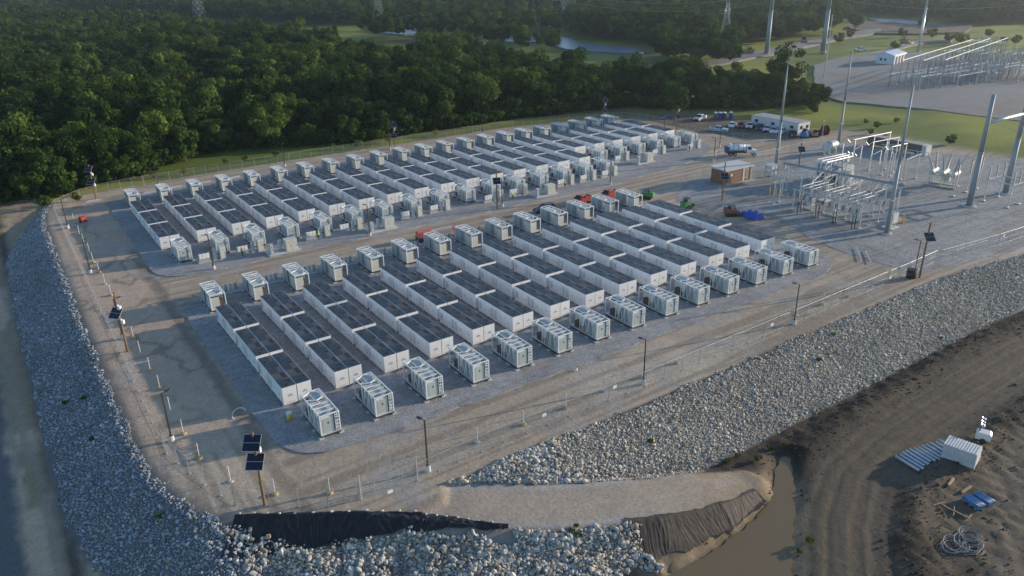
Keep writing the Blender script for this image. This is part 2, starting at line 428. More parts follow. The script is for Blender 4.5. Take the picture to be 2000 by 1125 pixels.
wr = sstep(0.7, -0.3, dr-rw+(n2-0.5)*0.8)
outc = outc*(1-wr)[:, None]+rc*wr[:, None]
col = col*(1-out)[:, None]+outc*out[:, None]
# stony soil under the riprap
zz0 = hgt(x, y, False); zl0 = z_low(x, y)
bank = sstep(0.3, 1.2, d)*sstep(0.0, 0.2, zz0-zl0)*sstep(-0.1, 0.6, dr-rw)*(~((x > 24) & (y < -35.2)))*sstep(128, 120, y)*sstep(20.5, 19, np.where(y < -37.5, x, 0))
col = lerp(col, (0.26, 0.24, 0.21), bank*0.9)
col = lerp(col, (0.13, 0.135, 0.145), bank*0.9*sstep(-8, -13, x))  # west bank soil darkened and cooled to stand in for the bank's shade
nx_, ny_ = len(gx), len(gy)
ii = (np.arange(nx_-1)[:, None]*ny_+np.arange(ny_-1)[None]).ravel()
F = np.stack([ii, ii+ny_, ii+ny_+1, ii+1], 1)

def ground_mat(name, attr=None, c=(0.3, 0.3, 0.3), fine=9.0, amt=0.35, bump=0.5, bscale=7.0, c2=None, c2scale=0.15, rough=0.9, dist=0.06, streak=0.0, c2lo=0.45, c2hi=0.65):
    m = bpy.data.materials.new(name); m.use_nodes = True
    t = m.node_tree; N = t.nodes; L = t.links; b = N['Principled BSDF']
    b.inputs['Roughness'].default_value = rough; b.inputs['Specular IOR Level'].default_value = 0.25
    geo = N.new('ShaderNodeNewGeometry')
    if attr:
        a = N.new('ShaderNodeAttribute'); a.attribute_name = attr; cs = a.outputs['Color']
    else:
        rg = N.new('ShaderNodeRGB'); rg.outputs[0].default_value = (*c, 1); cs = rg.outputs[0]
    if c2 is not None:
        n = N.new('ShaderNodeTexNoise'); n.inputs['Scale'].default_value = c2scale; n.inputs['Detail'].default_value = 7; n.inputs['Roughness'].default_value = 0.62
        L.new(geo.outputs['Position'], n.inputs['Vector'])
        mr = N.new('ShaderNodeMapRange'); mr.inputs[1].default_value = c2lo; mr.inputs[2].default_value = c2hi; L.new(n.outputs[0], mr.inputs[0])
        mx = N.new('ShaderNodeMix'); mx.data_type = 'RGBA'; L.new(mr.outputs[0], mx.inputs[0]); L.new(cs, mx.inputs[6]); mx.inputs[7].default_value = (*c2, 1)
        cs = mx.outputs[2]
    prod = None
    for sc, am in ((fine, amt), (fine*0.22, amt*0.55), (fine*0.03, amt*0.45)):
        n = N.new('ShaderNodeTexNoise'); n.inputs['Scale'].default_value = sc; n.inputs['Detail'].default_value = 4; n.inputs['Roughness'].default_value = 0.7
        L.new(geo.outputs['Position'], n.inputs['Vector'])
        mr = N.new('ShaderNodeMapRange'); mr.inputs[1].default_value = 0.28; mr.inputs[2].default_value = 0.72
        mr.inputs[3].default_value = 1-am; mr.inputs[4].default_value = 1+am; L.new(n.outputs[0], mr.inputs[0])
        if prod is None: prod = mr.outputs[0]
        else:
            mu = N.new('ShaderNodeMath'); mu.operation = 'MULTIPLY'; L.new(prod, mu.inputs[0]); L.new(mr.outputs[0], mu.inputs[1]); prod = mu.outputs[0]
    if streak:
        mp = N.new('ShaderNodeMapping'); mp.inputs['Scale'].default_value = (0.05, 1.5, 1); L.new(geo.outputs['Position'], mp.inputs[0])
        n = N.new('ShaderNodeTexNoise'); n.inputs['Scale'].default_value = 1.0; n.inputs['Detail'].default_value = 2; n.inputs['Distortion'].default_value = 0.4; L.new(mp.outputs[0], n.inputs['Vector'])
        mr = N.new('ShaderNodeMapRange'); mr.inputs[1].default_value = 0.5; mr.inputs[2].default_value = 0.62; mr.inputs[3].default_value = 1.0; mr.inputs[4].default_value = 1-streak; L.new(n.outputs[0], mr.inputs[0])
        mu = N.new('ShaderNodeMath'); mu.operation = 'MULTIPLY'; L.new(prod, mu.inputs[0]); L.new(mr.outputs[0], mu.inputs[1]); prod = mu.outputs[0]
    vm = N.new('ShaderNodeVectorMath'); vm.operation = 'SCALE'; L.new(cs, vm.inputs[0]); L.new(prod, vm.inputs['Scale'])
    L.new(vm.outputs[0], b.inputs['Base Color'])
    nb = N.new('ShaderNodeTexNoise'); nb.inputs['Scale'].default_value = bscale; nb.inputs['Detail'].default_value = 6; nb.inputs['Roughness'].default_value = 0.7
    L.new(geo.outputs['Position'], nb.inputs['Vector'])
    bp = N.new('ShaderNodeBump'); bp.inputs['Strength'].default_value = bump; bp.inputs['Distance'].default_value = dist
    L.new(nb.outputs[0], bp.inputs['Height']); L.new(bp.outputs[0], b.inputs['Normal'])
    return m
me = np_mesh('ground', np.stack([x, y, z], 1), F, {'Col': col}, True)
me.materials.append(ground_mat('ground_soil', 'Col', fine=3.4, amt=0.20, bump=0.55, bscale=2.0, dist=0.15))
kind(put('ground', me), 'structure')

# ---- flat sheets laid on the ground
def ring(poly, step=1.5, jit=0.25, seed=0, rnd=0.0):
    pts = []
    n = len(poly)
    for i in range(n):
        a = np.array(poly[i], float); b = np.array(poly[(i+1) % n], float)
        k = max(1, int(np.hypot(*(b-a))/step))
        for j in range(k): pts.append(a+(b-a)*j/k)
    P = np.array(pts)
    for _ in range(int(rnd)): P = 0.5*P+0.25*np.roll(P, 1, 0)+0.25*np.roll(P, -1, 0)
    T = np.roll(P, -1, 0)-np.roll(P, 1, 0); T /= np.linalg.norm(T, axis=1)[:, None]+1e-9
    Nn = np.stack([T[:, 1], -T[:, 0]], 1)
    q = (fbm(P[:, 0]*0.35/step*1.5, P[:, 1]*0.35/step*1.5, seed, 4)-0.5)*4*jit
    return [tuple(p) for p in P+Nn*q[:, None]]
def slab(name, poly, m, z1, z0=-0.4, step=1.5, jit=0.25, seed=0, rnd=2, k='structure'):
    mb = MB(); mb.prism(ring(poly, step, jit, seed, rnd), z0, z1)
    return kind(mb.build(name, m), k)
GRAVEL = ground_mat('grey_gravel', None, (0.305, 0.30, 0.295), fine=3.6, amt=0.42, bump=1.0, bscale=3.5, c2=(0.34, 0.305, 0.255), c2scale=0.09, streak=0.12, c2lo=0.56, c2hi=0.74)
GRAVELD = ground_mat('yard_gravel', None, (0.31, 0.305, 0.295), fine=3.2, amt=0.38, bump=1.0, bscale=3.0, c2=(0.26, 0.23, 0.19), c2scale=0.12, streak=0.18, c2lo=0.5, c2hi=0.68)
slab('gravel_pad', [(-3.4, -7.0), (-2.6, -10.2), (2, -12.3), (40, -13.0), (88, -12.6), (95.5, -9), (97, 0), (95, 14), (93.5, 30), (91, 38.5), (84, 40.3), (40, 41.2), (3, 41.3), (-2.5, 40.2), (-3.4, 34)], GRAVEL, 0.0, seed=3)
slab('gravel_pad', [(-3.6, 56.5), (-2.8, 53.2), (1, 51.6), (40, 51.2), (96, 51.0), (122, 53.5), (138, 58.5), (146.5, 66), (148, 78), (147.5, 106), (140, 111.5), (100, 112.8), (30, 112.5), (0, 111.5), (-3.6, 108)], GRAVEL, 0.0, seed=5)
YARD = [(98.5, 31.5), (103.5, 36.8), (108, 39.5), (115, 43.5), (128, 45.5), (141, 44.5), (160, 44.0), (174, 48.5), (186, 20), (198, 2), (240, -18), (240, -29.5), (124, -25.5), (101, -21.5), (99.5, -14), (100.5, -2), (105, 8), (105, 16), (100, 25)]
slab('substation_yard', YARD, GRAVELD, -0.085, step=0.7, jit=0.35, seed=7)
VERGE = ground_mat('meadow_grass', None, (0.085, 0.105, 0.022), fine=1.6, amt=0.45, bump=1.0, bscale=1.5, c2=(0.155, 0.155, 0.045), c2scale=0.06, dist=0.3, c2lo=0.42, c2hi=0.6)
PARKD = ground_mat('brown_dirt', None, (0.120, 0.095, 0.072), fine=3, amt=0.35, bump=0.6, bscale=2.0, c2=(0.19, 0.155, 0.115), c2scale=0.1)
slab('parking_lot', [(159, 104), (158, 82), (161, 66), (178, 50.5), (190, 30), (200, 8), (206, 6), (196, 34), (187, 50), (186, 60), (184, 82), (178, 98), (168, 106)], PARKD, -0.30, -0.6, seed=9)
FARG = ground_mat('far_gravel', None, (0.235, 0.23, 0.225), fine=1.5, amt=0.15, bump=0.4, bscale=2, c2=(0.205, 0.185, 0.155), c2scale=0.04)
slab('far_switchyard_ground', [g(1588, 128), g(1640, 112), g(1700, 104), g(1760, 100), g(1830, 102), g(1940, 118), g(2120, 150), g(2300, 230), g(2140, 262), g(2000, 236), g(1900, 226), g(1800, 212), g(1700, 203), g(1630, 196), g(1595, 170)], FARG, 0.06, -2.5, step=4, jit=0.9, seed=11)
slab('dirt_road', [g(1360, 122), g(1420, 112), g(1500, 96), g(1570, 82), g(1640, 66), g(1720, 55), g(1722, 62), g(1640, 76), g(1572, 92), g(1500, 107), g(1425, 122), g(1370, 131)], FARG, 0.12, -2.5, step=4, jit=0.6, seed=13)
slab('dirt_road', [g(1690, 104), g(1730, 96), g(1765, 84), g(1800, 78), g(1860, 76), g(1862, 80), g(1800, 83), g(1772, 90), g(1740, 100), g(1705, 110)], FARG, 0.10, -2.5, step=4, jit=0.5, seed=14)
slab('dirt_field', [g(1650, 52), g(1700, 40), g(1790, 44), g(1900, 48), g(1890, 62), g(1780, 66), g(1690, 64)], PARKD, 0.08, -2.5, step=6, jit=1.5, seed=15)
slab('dirt_clearing', [g(985, 18), g(1060, 14), g(1150, 14), g(1170, 22), g(1080, 26), g(1000, 26)], ground_mat('pale_dirt', None, (0.30, 0.27, 0.22), fine=.5), 0.10, -2.5, step=8, jit=2, seed=16)
def water_mat(name, c, rough=0.08):
    m = bpy.data.materials.new(name); m.use_nodes = True
    t = m.node_tree; b = t.nodes['Principled BSDF']
    b.inputs['Base Color'].default_value = (*c, 1); b.inputs['Roughness'].default_value = rough; b.inputs['IOR'].default_value = 1.33; b.inputs['Specular IOR Level'].default_value = 0.3
    n = t.nodes.new('ShaderNodeTexNoise'); n.inputs['Scale'].default_value = 0.8; n.inputs['Detail'].default_value = 4
    ge = t.nodes.new('ShaderNodeNewGeometry'); t.links.new(ge.outputs['Position'], n.inputs['Vector'])
    bp = t.nodes.new('ShaderNodeBump'); bp.inputs['Strength'].default_value = 0.12; bp.inputs['Distance'].default_value = 0.1
    t.links.new(n.outputs[0], bp.inputs['Height']); t.links.new(bp.outputs[0], b.inputs['Normal'])
    return m
WATER = water_mat('pond_water', (0.17, 0.21, 0.25), 0.25)
ponds = [[(1082, 72), (1110, 74), (1135, 84), (1190, 90), (1255, 96), (1262, 103), (1210, 104), (1150, 99), (1105, 96), (1082, 88)],
         [(975, 72), (1020, 66), (1065, 68), (1080, 78), (1060, 82), (1000, 82), (972, 80)],
         [(712, 50), (740, 43), (780, 43), (850, 44), (858, 52), (830, 64), (790, 68), (730, 62)],
         [(1084, 20), (1120, 18), (1126, 24), (1090, 29)],
         [(1690, 36), (1740, 37), (1800, 42), (1822, 47), (1780, 47), (1720, 42)],
         [(700, 16), (760, 14), (800, 20), (760, 26), (712, 24)]]
for i, pp in enumerate(ponds):
    mb = MB(); mb.prism(ring([g(*p) for p in pp], 3, 0.9, 40+i, 2), -1.0, 0.16)
    kind(mb.build('pond', WATER), 'structure')
mb = MB(); mb.prism(ring(POND, 0.5, 0.22, 77, 2), -4.8, -4.33)
kind(mb.build('puddle', water_mat('muddy_water', (0.185, 0.138, 0.080), 0.35)), 'structure')

# ------------------------------------------------------------------ riprap
def sheet_len(x, y): return 0.9+3.2*fbm(x*0.34+9, y*0.34, 93, 2)
def rock_sites():
    P = []
    for (a, b, c, e, sp_) in ((-27.5, -12, -27, 126, 0.205), (-22, 24, -46, -13, 0.215), (7, 150, -37.5, -23.5, 0.205)):
        xs = np.arange(a, b, sp_); ys = np.arange(c, e, sp_)
        X, Y = np.meshgrid(xs, ys); X = X.ravel(); Y = Y.ravel()
        P.append(np.stack([X+rng.uniform(-.5, .5, X.shape)*sp_, Y+rng.uniform(-.5, .5, X.shape)*sp_], 1))
    P[1] = P[1][(P[1][:, 0] > -12) & (P[1][:, 0] < 24) & ((P[1][:, 1] < -23.5) | (P[1][:, 0] < 7))]
    P[0] = P[0][P[0][:, 0] <= -12]
    P[2] = P[2][(P[2][:, 0] >= 24) | (P[2][:, 1] > -37.5)]
    P = np.concatenate(P)
    x, y = P[:, 0], P[:, 1]
    d = -poly_sd(x, y, PLAT); dr, t = line_d(x, y, RAMP); rw = np.interp(t, np.arange(len(RW)), RW)
    z = hgt(x, y, False)
    n = fbm(x*0.6, y*0.6, 91, 3)-0.5
    s1, t1 = line_d(x, y, SHEET1); s2, t2 = line_d(x, y, SHEET2)
    south = (x > -12.5) & (y < -15)
    ok = (d > np.where(x < -9, 0.9, 0.35)+n*1.4) & (z > z_low(x, y)+0.03)
    ok &= ~((x < -9) & (d > 9.3+n*1.5))
    ok &= (dr > rw+0.2+n*0.8)
    ok &= ~((s1 < sheet_len(x, y)*(1-0.11*t1)) & (x > -9.9) & (t1 > 0.02) & (x < 10.8) & ~((x < -8.6) & (y < -20.5)))
    ok &= ~((s2 < 5.5) & (x > 22.2+n*5))
    ok &= ~((x > 21.0+n*5) & (y < -40))
    ok &= ~((x > 25) & (y < -34.6+n))
    ok &= ~((x > 24) & (y < -35.5))
    D = np.stack([x, y, z], 1)-CAM
    zz = D@CF; px = 1000+FPX*(D@CR)/zz; py = 562.5-FPX*(D@CU)/zz
    ok &= (px > -350) & (px < 2350) & (py < 1420)
    return np.stack([x, y, z, px, py, zz], 1)[ok]
RS = rock_sites()
# stones sit thicker in the loose piles by the corner
pile = RS[(RS[:, 0] > -12) & (RS[:, 1] < -17) & (RS[:, 0] < 22)]
ex = pile[rng.random(len(pile)) < 0.45].copy(); ex[:, :2] += rng.uniform(-.2, .2, (len(ex), 2)); ex[:, 2] += 0.16
RS = np.concatenate([RS, ex])
print('rocks', len(RS))
phi = (1+5**.5)/2
ICO = np.array([(-1, phi, 0), (1, phi, 0), (-1, -phi, 0), (1, -phi, 0), (0, -1, phi), (0, 1, phi), (0, -1, -phi), (0, 1, -phi), (phi, 0, -1), (phi, 0, 1), (-phi, 0, -1), (-phi, 0, 1)])/1.902
IF = np.array([(0, 11, 5), (0, 5, 1), (0, 1, 7), (0, 7, 10), (0, 10, 11), (1, 5, 9), (5, 11, 4), (11, 10, 2), (10, 7, 6), (7, 1, 8), (3, 9, 4), (3, 4, 2), (3, 2, 6), (3, 6, 8), (3, 8, 9), (4, 9, 5), (2, 4, 11), (6, 2, 10), (8, 6, 7), (9, 8, 1)])
def rand_rot(n):
    q = rng.normal(size=(n, 4)); q /= np.linalg.norm(q, axis=1)[:, None]
    w, a, b, c = q.T
    return np.stack([np.stack([1-2*(b*b+c*c), 2*(a*b-c*w), 2*(a*c+b*w)], 1), np.stack([2*(a*b+c*w), 1-2*(a*a+c*c), 2*(b*c-a*w)], 1), np.stack([2*(a*c-b*w), 2*(b*c+a*w), 1-2*(a*a+b*b)], 1)], 1)
TPL = [ICO*(1+rng.uniform(-.28, .28, (12, 1)))*np.array([1, rng.uniform(.65, .95), rng.uniform(.5, .8)]) for _ in range(14)]
size = np.clip(np.exp(rng.normal(math.log(0.106), 0.42, len(RS))), 0.06, 0.30)
inpile = (RS[:, 0] > -13) & (RS[:, 1] < -15) & (RS[:, 0] < 22)
size = np.where(inpile, size*1.45, size)
shade = np.clip(rng.normal(1.0, 0.24, len(RS)), 0.4, 1.6)
shade *= 0.80+0.4*fbm(RS[:, 0]*0.25, RS[:, 1]*0.25, 97, 3)
warm = rng.normal(0, 1, len(RS))
shade_pile_tint = np.maximum(sstep(-8, -13, RS[:, 0]), 0.35*sstep(24, 20, RS[:, 0])*sstep(-24, -27, RS[:, 1]))  # west bank's shade painted into the stones, darker and bluer; slight pile tint
rcol = np.stack([(0.47-0.17*shade_pile_tint)*shade*(1+0.05*warm), (0.42-0.10*shade_pile_tint)*shade, (0.345-0.01*shade_pile_tint)*shade*(1-0.06*warm)], 1)
sw = rng.random(len(RS)); rcol[sw < 0.03] = (0.34, 0.26, 0.15); rcol[sw > 0.95] *= 1.3
def rock_mat():
    m = ground_mat('limestone', 'Col', fine=7, amt=0.16, bump=0.4, bscale=9, dist=0.03)
    return m
RMAT = rock_mat()
# the 300 stones that show largest are objects of their own
vis = (RS[:, 3] > -20) & (RS[:, 3] < 2020) & (RS[:, 4] < 1125)
appar = np.where(vis, size/RS[:, 5], 0)
big = set(np.argsort(-appar)[:300].tolist())
rest = np.array([i for i in range(len(RS)) if i not in big])
RM = rand_rot(len(RS)); ti = rng.integers(0, len(TPL), len(RS)); T = np.array(TPL)[ti]
V = np.einsum('nij,nkj->nki', RM, T)*size[:, None, None]*np.array([1, 1, 0.8])+RS[:, None, :3]+np.array([0, 0, 0.3])*size[:, None, None]
riprap = thing('riprap_bank', 'grey and white limestone riprap lining the banks below the fenced pad', 'riprap', (0, 0, 0))
Vr = V[rest].reshape(-1, 3)
Fr = (IF[None]+12*np.arange(len(rest))[:, None, None]).reshape(-1, 3)
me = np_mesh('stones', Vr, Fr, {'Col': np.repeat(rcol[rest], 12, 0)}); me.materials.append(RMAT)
kind(put('stones', me, riprap), 'stuff')
for i in sorted(big):
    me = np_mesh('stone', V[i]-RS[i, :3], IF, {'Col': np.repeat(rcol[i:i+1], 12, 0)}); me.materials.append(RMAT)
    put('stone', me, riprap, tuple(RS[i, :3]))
# soil bed below the stones
# ------------------------------------------------------------------ black erosion sheets
def sheet(name, top, down, label, c, wr, seed, lift=0.10, freq=2.6, tap=0.0):
    n = 260; m = 30
    tp = np.array(top, float)
    seg = np.hypot(*np.diff(tp, axis=0).T); L_ = np.concatenate([[0], np.cumsum(seg)])
    u = np.linspace(0, L_[-1], n); X = np.interp(u, L_, tp[:, 0]); Y = np.interp(u, L_, tp[:, 1])
    T = np.stack([np.gradient(X), np.gradient(Y)], 1); T /= np.linalg.norm(T, axis=1)[:, None]
    for _ in range(8): T = (T+np.roll(T, 1, 0)*.5+np.roll(T, -1, 0)*.5) if False else T
    Nn = np.stack([T[:, 1], -T[:, 0]], 1)
    Nn = np.array([np.mean(Nn[max(0, i-12):i+13], axis=0) for i in range(n)])
    v = np.linspace(0, 1, m)
    ln = down*(0.85+0.3*fbm(u*0.6, u*0, seed+3, 2))*(1-tap*(u/L_[-1]))
    hem = 0.5*(fbm(u*0.9, u*0+4, seed+5, 3)-0.5)
    PX = X[:, None]+Nn[:, 0:1]*(v[None]*ln[:, None]-0.25+hem[:, None]*(1-v[None])); PY = Y[:, None]+Nn[:, 1:2]*(v[None]*ln[:, None]-0.25+hem[:, None]*(1-v[None]))
    U = np.repeat(u[:, None], m, 1); Vv = np.repeat(v[None], n, 0)
    fold = (fbm(U*freq+Vv*3.5*np.sin(U*0.7+seed), Vv*1.6, seed, 4)-0.5)
    crease = np.abs(fold)
    PZ = hgt(PX.ravel(), PY.ravel(), False).reshape(PX.shape)+lift+np.maximum(wr*(0.95-np.sqrt(crease)*2.0), 0.0)*np.clip(Vv*3.5, 0, 1)*0.9
    ii = (np.arange(n-1)[:, None]*m+np.arange(m-1)[None]).ravel()
    F = np.stack([ii, ii+m, ii+m+1, ii+1], 1)
    me = np_mesh(name, np.stack([PX.ravel(), PY.ravel(), PZ.ravel()], 1), F[:, ::-1], None, True)
    me.materials.append(c)
    return tag(put(name, me), label, 'sheet')
sheet('erosion_sheet', SHEET1, 4.4, 'black plastic erosion sheet pinned along the bank under the gate corner', mat('black_plastic_sheet', (0.014, 0.013, 0.013), 0.36, var=0.3, scale=2, dirt=(0.10, 0.08, 0.055), dirt_scale=1.2, dirt_amt=0.25), 0.30, 201, freq=2.2, tap=0.85)
sheet('erosion_sheet', SHEET2, 4.4, 'wrinkled dark brown erosion sheet at the ramp end beside the puddle', mat('muddy_plastic_sheet', (0.042, 0.032, 0.024), 0.75, var=0.35, scale=2, dirt=(0.105, 0.08, 0.055), dirt_scale=0.8, dirt_amt=0.7), 0.06, 207, freq=3.4, tap=0.62)
# loose clods of churned mud
def clods():
    r = np.random.default_rng(77); n0 = 16000
    X = r.uniform(18, 110, n0); Y = r.uniform(-64, -33.5, n0)
    dh_, _ = line_d(X, Y, HAUL); dd_ = -poly_sd(X, Y, PLAT); nz = fbm(X*.3, Y*.3, 19, 3)
    w_ = 0.06+0.94*np.exp(-((dh_-6.6)/1.8)**2)+0.5*sstep(.55, .7, nz)
    zc_ = hgt(X, Y)
    ok = (r.random(n0) < w_) & (dd_ > 9) & (poly_sd(X, Y, POND) < -.2) & (hgt(X, Y, False) < -3.85) & (dh_ > 3.0)
    X, Y, zc_ = X[ok], Y[ok], zc_[ok]; n_ = len(X)
    s_ = np.clip(np.exp(r.normal(math.log(.062), .5, n_)), .04, .3)
    T_ = np.array(TPL)[r.integers(0, 14, n_)]
    V_ = np.einsum('nij,nkj->nki', rand_rot(n_), T_)*s_[:, None, None]+np.stack([X, Y, zc_+s_*.2], 1)[:, None]
    c_ = np.repeat(np.array([[.052, .040, .030]])*r.uniform(.6, 1.9, (n_, 1)), 12, 0)
    me = np_mesh('mud_clods', V_.reshape(-1, 3), (IF[None]+12*np.arange(n_)[:, None, None]).reshape(-1, 3), {'Col': c_}); me.materials.append(RMAT)
    o = kind(put('mud_clods', me), 'stuff'); o['label'] = 'dark clods of churned mud beside the haul road'; o['category'] = 'mud'
clods()
for i, u in enumerate(np.linspace(0.02, 0.93, 19)):
    k = u*(len(SHEET1)-1); j = int(k); f_ = k-j
    X = SHEET1[j][0]*(1-f_)+SHEET1[j+1][0]*f_+random.uniform(-.15, .15)+0.1; Y = SHEET1[j][1]*(1-f_)+SHEET1[j+1][1]*f_+0.22
    me = np_mesh('anchor_stone', TPL[i % 14]*random.uniform(0.13, 0.2), IF, {'Col': np.tile([[0.62, 0.60, 0.57]], (12, 1))}); me.materials.append(RMAT)
    tag(put('anchor_stone', me, None, (X, Y, hz(X, Y)+0.13)), 'pale stone holding the top edge of the black sheet, %s from left' % ORD[i], 'stone', 'stones holding the black sheet')
# ------------------------------------------------------------------ trees
def leaf_mat(name, c, c2):
    m = bpy.data.materials.new(name); m.use_nodes = True
    t = m.node_tree; N = t.nodes; L = t.links; N.remove(N['Principled BSDF'])
    oi = N.new('ShaderNodeObjectInfo'); at = N.new('ShaderNodeAttribute'); at.attribute_name = 'tone'
    mx = N.new('ShaderNodeMix'); mx.data_type = 'RGBA'; mx.inputs[6].default_value = (*c, 1); mx.inputs[7].default_value = (*c2, 1)
    pw = N.new('ShaderNodeMath'); pw.operation = 'POWER'; pw.inputs[1].default_value = 2.0
    L.new(oi.outputs['Random'], pw.inputs[0]); L.new(pw.outputs[0], mx.inputs[0])
    vm = N.new('ShaderNodeVectorMath'); vm.operation = 'SCALE'; L.new(mx.outputs[2], vm.inputs[0]); L.new(at.outputs['Fac'], vm.inputs['Scale'])
    df = N.new('ShaderNodeBsdfDiffuse'); tl = N.new('ShaderNodeBsdfTranslucent'); ms = N.new('ShaderNodeMixShader'); ms.inputs[0].default_value = 0.30
    L.new(vm.outputs[0], df.inputs[0]); L.new(vm.outputs[0], tl.inputs[0])
    L.new(df.outputs[0], ms.inputs[1]); L.new(tl.outputs[0], ms.inputs[2]); L.new(ms.outputs[0], N['Material Output'].inputs[0])
    return m
LEAF = leaf_mat('broad_leaves', (0.036, 0.070, 0.017), (0.100, 0.145, 0.030))
BARK = mat('bark', (0.10, 0.08, 0.06), 0.9, var=0.3, scale=3)
def crown_mesh(name, rad, h0, h1, nblob, nleaf, seed, ls=0.70):
    r = np.random.default_rng(seed)
    zc = (h0+h1)/2; hh = (h1-h0)/2
    B = []
    while len(B) < nblob:
        p = r.uniform(-1, 1, 3)
        q = np.linalg.norm(p)
        if 0.35 < q < 0.92: B.append((p[0]*rad*0.95, p[1]*rad*0.95, zc+p[2]*hh*0.85+(0.25*hh if q > .5 else 0), r.uniform(0.26, 0.46)*rad))
    B = np.array(B)
    V = []; T = []
    k = r.integers(0, nblob, nleaf)
    dv = r.normal(size=(nleaf, 3)); dv /= np.linalg.norm(dv, axis=1)[:, None]
    rr = r.uniform(0.55, 1.08, nleaf)**0.7
    P = B[k, :3]+dv*B[k, 3:4]*rr[:, None]*np.array([0.92, 0.92, 0.80])
    keep = P[:, 2] > h0*0.75
    P = P[keep]; dv = dv[keep]; k = k[keep]; n = len(P)
    nm = dv+r.normal(0, 0.55, (n, 3)); nm /= np.linalg.norm(nm, axis=1)[:, None]
    a = np.cross(nm, r.normal(size=(n, 3))); a /= np.linalg.norm(a, axis=1)[:, None]; b = np.cross(nm, a)
    s = r.uniform(0.6, 1.35, n)*ls
    a = a*(s*0.5)[:, None]; b = b*(s*0.36)[:, None]
    V = np.stack([P-a, P+b*0.9-a*0.1, P+a, P-b], 1).reshape(-1, 3)
    F = np.arange(4*n).reshape(n, 4)
    tone = (r.uniform(0.6, 1.45, nblob)[k]*r.uniform(0.75, 1.3, n))
    me = np_mesh(name, V, F, {'tone': np.repeat(tone, 4)})
    me.materials.append(LEAF)
    return me, B
def trunk_mesh(name, B, h0, seed, rad=0.28):
    r = random.Random(seed); mb = MB()
    top = (r.uniform(-.4, .4), r.uniform(-.4, .4), h0*1.35)
    mb.cyl((0, 0, -0.6), (top[0]*0.4, top[1]*0.4, h0*0.55), rad*1.25, rad*0.9, 7); mb.cyl((top[0]*0.4, top[1]*0.4, h0*0.55), top, rad*0.9, rad*0.6, 7)
    for b in B[:7]:
        mid = ((top[0]+b[0])*0.5, (top[1]+b[1])*0.5, (top[2]+b[2])*0.5-0.4)
        mb.cyl((top[0]*0.6, top[1]*0.6, h0*0.95), mid, rad*0.55, rad*0.35, 5); mb.cyl(mid, tuple(b[:3]), rad*0.35, rad*0.12, 5)
    return mb.mesh(name, BARK)
PITX = 6.694
TREES = []   # (crown mesh, trunk mesh)
specs = [(5.2, 2.2, 13.0, 26, 4200), (4.4, 2.4, 14.0, 24, 3800), (6.0, 2.0, 12.5, 30, 4600), (4.0, 1.0, 10.5, 22, 3400), (5.4, 2.8, 15.5, 28, 4400), (3.4, 0.7, 8.5, 20, 2800), (4.8, 1.0, 10.5, 26, 3800), (5.0, 2.4, 12.5, 16, 3000)]
for i, (ra, a, b, nb, nl) in enumerate(specs):
    cm, B = crown_mesh('crown', ra, a, b, nb, nl, 300+i); TREES.append((cm, trunk_mesh('trunk', B, a, i)))
bm_, B_ = crown_mesh('foliage', 1.7, 0.2, 2.6, 12, 1100, 340, 0.40); BUSH = (bm_, trunk_mesh('stem', B_, 0.5, 40, 0.06))
LEAF2 = leaf_mat('shrub_leaves', (0.085, 0.125, 0.030), (0.16, 0.19, 0.04)); bl_ = bm_.copy(); bl_.materials.clear(); bl_.materials.append(LEAF2); BUSHL = bl_
# ---- where they stand
def px(*pts): return [g(*p) for p in pts]
MAIN = [(-260, 145), (-60, 143)]+px((0, 396), (70, 392), (135, 384), (190, 362), (262, 350), (330, 324), (400, 298), (480, 290), (600, 284), (720, 276), (800, 262), (900, 248), (1000, 232), (1090, 222), (1180, 210), (1240, 206), (1290, 214), (1400, 210), (1480, 213), (1560, 203), (1598, 190))+px((1606, 155, 12), (1560, 110, 12), (1500, 122, 12), (1400, 122, 12), (1300, 116, 12), (1200, 112, 12), (1100, 112, 12), (1040, 106, 12), (1000, 96, 12), (960, 78, 12), (905, 66, 12), (840, 74, 12), (760, 90, 12), (690, 86, 9), (620, 76, 9), (560, 66, 9), (480, 58, 9), (400, 50, 9), (300, 40, 9), (150, 28, 9), (0, 22, 9))+[(-200, 700), (-500, 500), (-500, 160)]
FAR1 = px((-300, 30, 0), (0, 27, 0), (200, 30, 0), (420, 40, 0), (560, 46, 0), (650, 50, 0), (705, 46, 0), (700, 24, 0), (830, 26, 0), (870, 46, 0), (960, 44, 0), (1000, 34, 0), (1060, 30, 0), (1075, 26, 0), (1060, 5, 0), (1100, 2, 0))+px((1100, -25, 12), (600, -25, 12), (0, -25, 12), (-300, -25, 12))
FAR2 = px((1112, 66, 0), (1150, 76, 0), (1250, 86, 0), (1330, 92, 0), (1400, 98, 0), (1460, 88, 0), (1530, 78, 0), (1590, 70, 0), (1632, 58, 0), (1650, 34, 0), (1700, 26, 0), (1800, 32, 0), (1880, 46, 0), (1910, 50, 0), (1975, 44, 0), (2080, 40, 0), (2300, 40, 0))+px((2300, -25, 12), (1600, -25, 12), (1150, -25, 12), (1130, 12, 12), (1100, 30, 8))
CLEAR = [px((430, 56, 0), (480, 50, 0), (560, 52, 0), (660, 58, 0), (700, 64, 0), (690, 68, 0), (600, 65, 0), (480, 60, 0))]+[px(*pp) for pp in ponds]+[[(-40, 133), (-30, 133), (-30, 144), (-40, 144)]]
MID = px((700, 70), (760, 82), (880, 72), (960, 90), (1040, 108), (1100, 112), (1090, 98), (1070, 84), (970, 84), (985, 66), (1070, 62), (1112, 70), (1120, 40), (1040, 36), (960, 46), (870, 50), (850, 26), (700, 26))
MID4 = px((1275, 124), (1400, 132), (1470, 118), (1400, 106), (1300, 104))
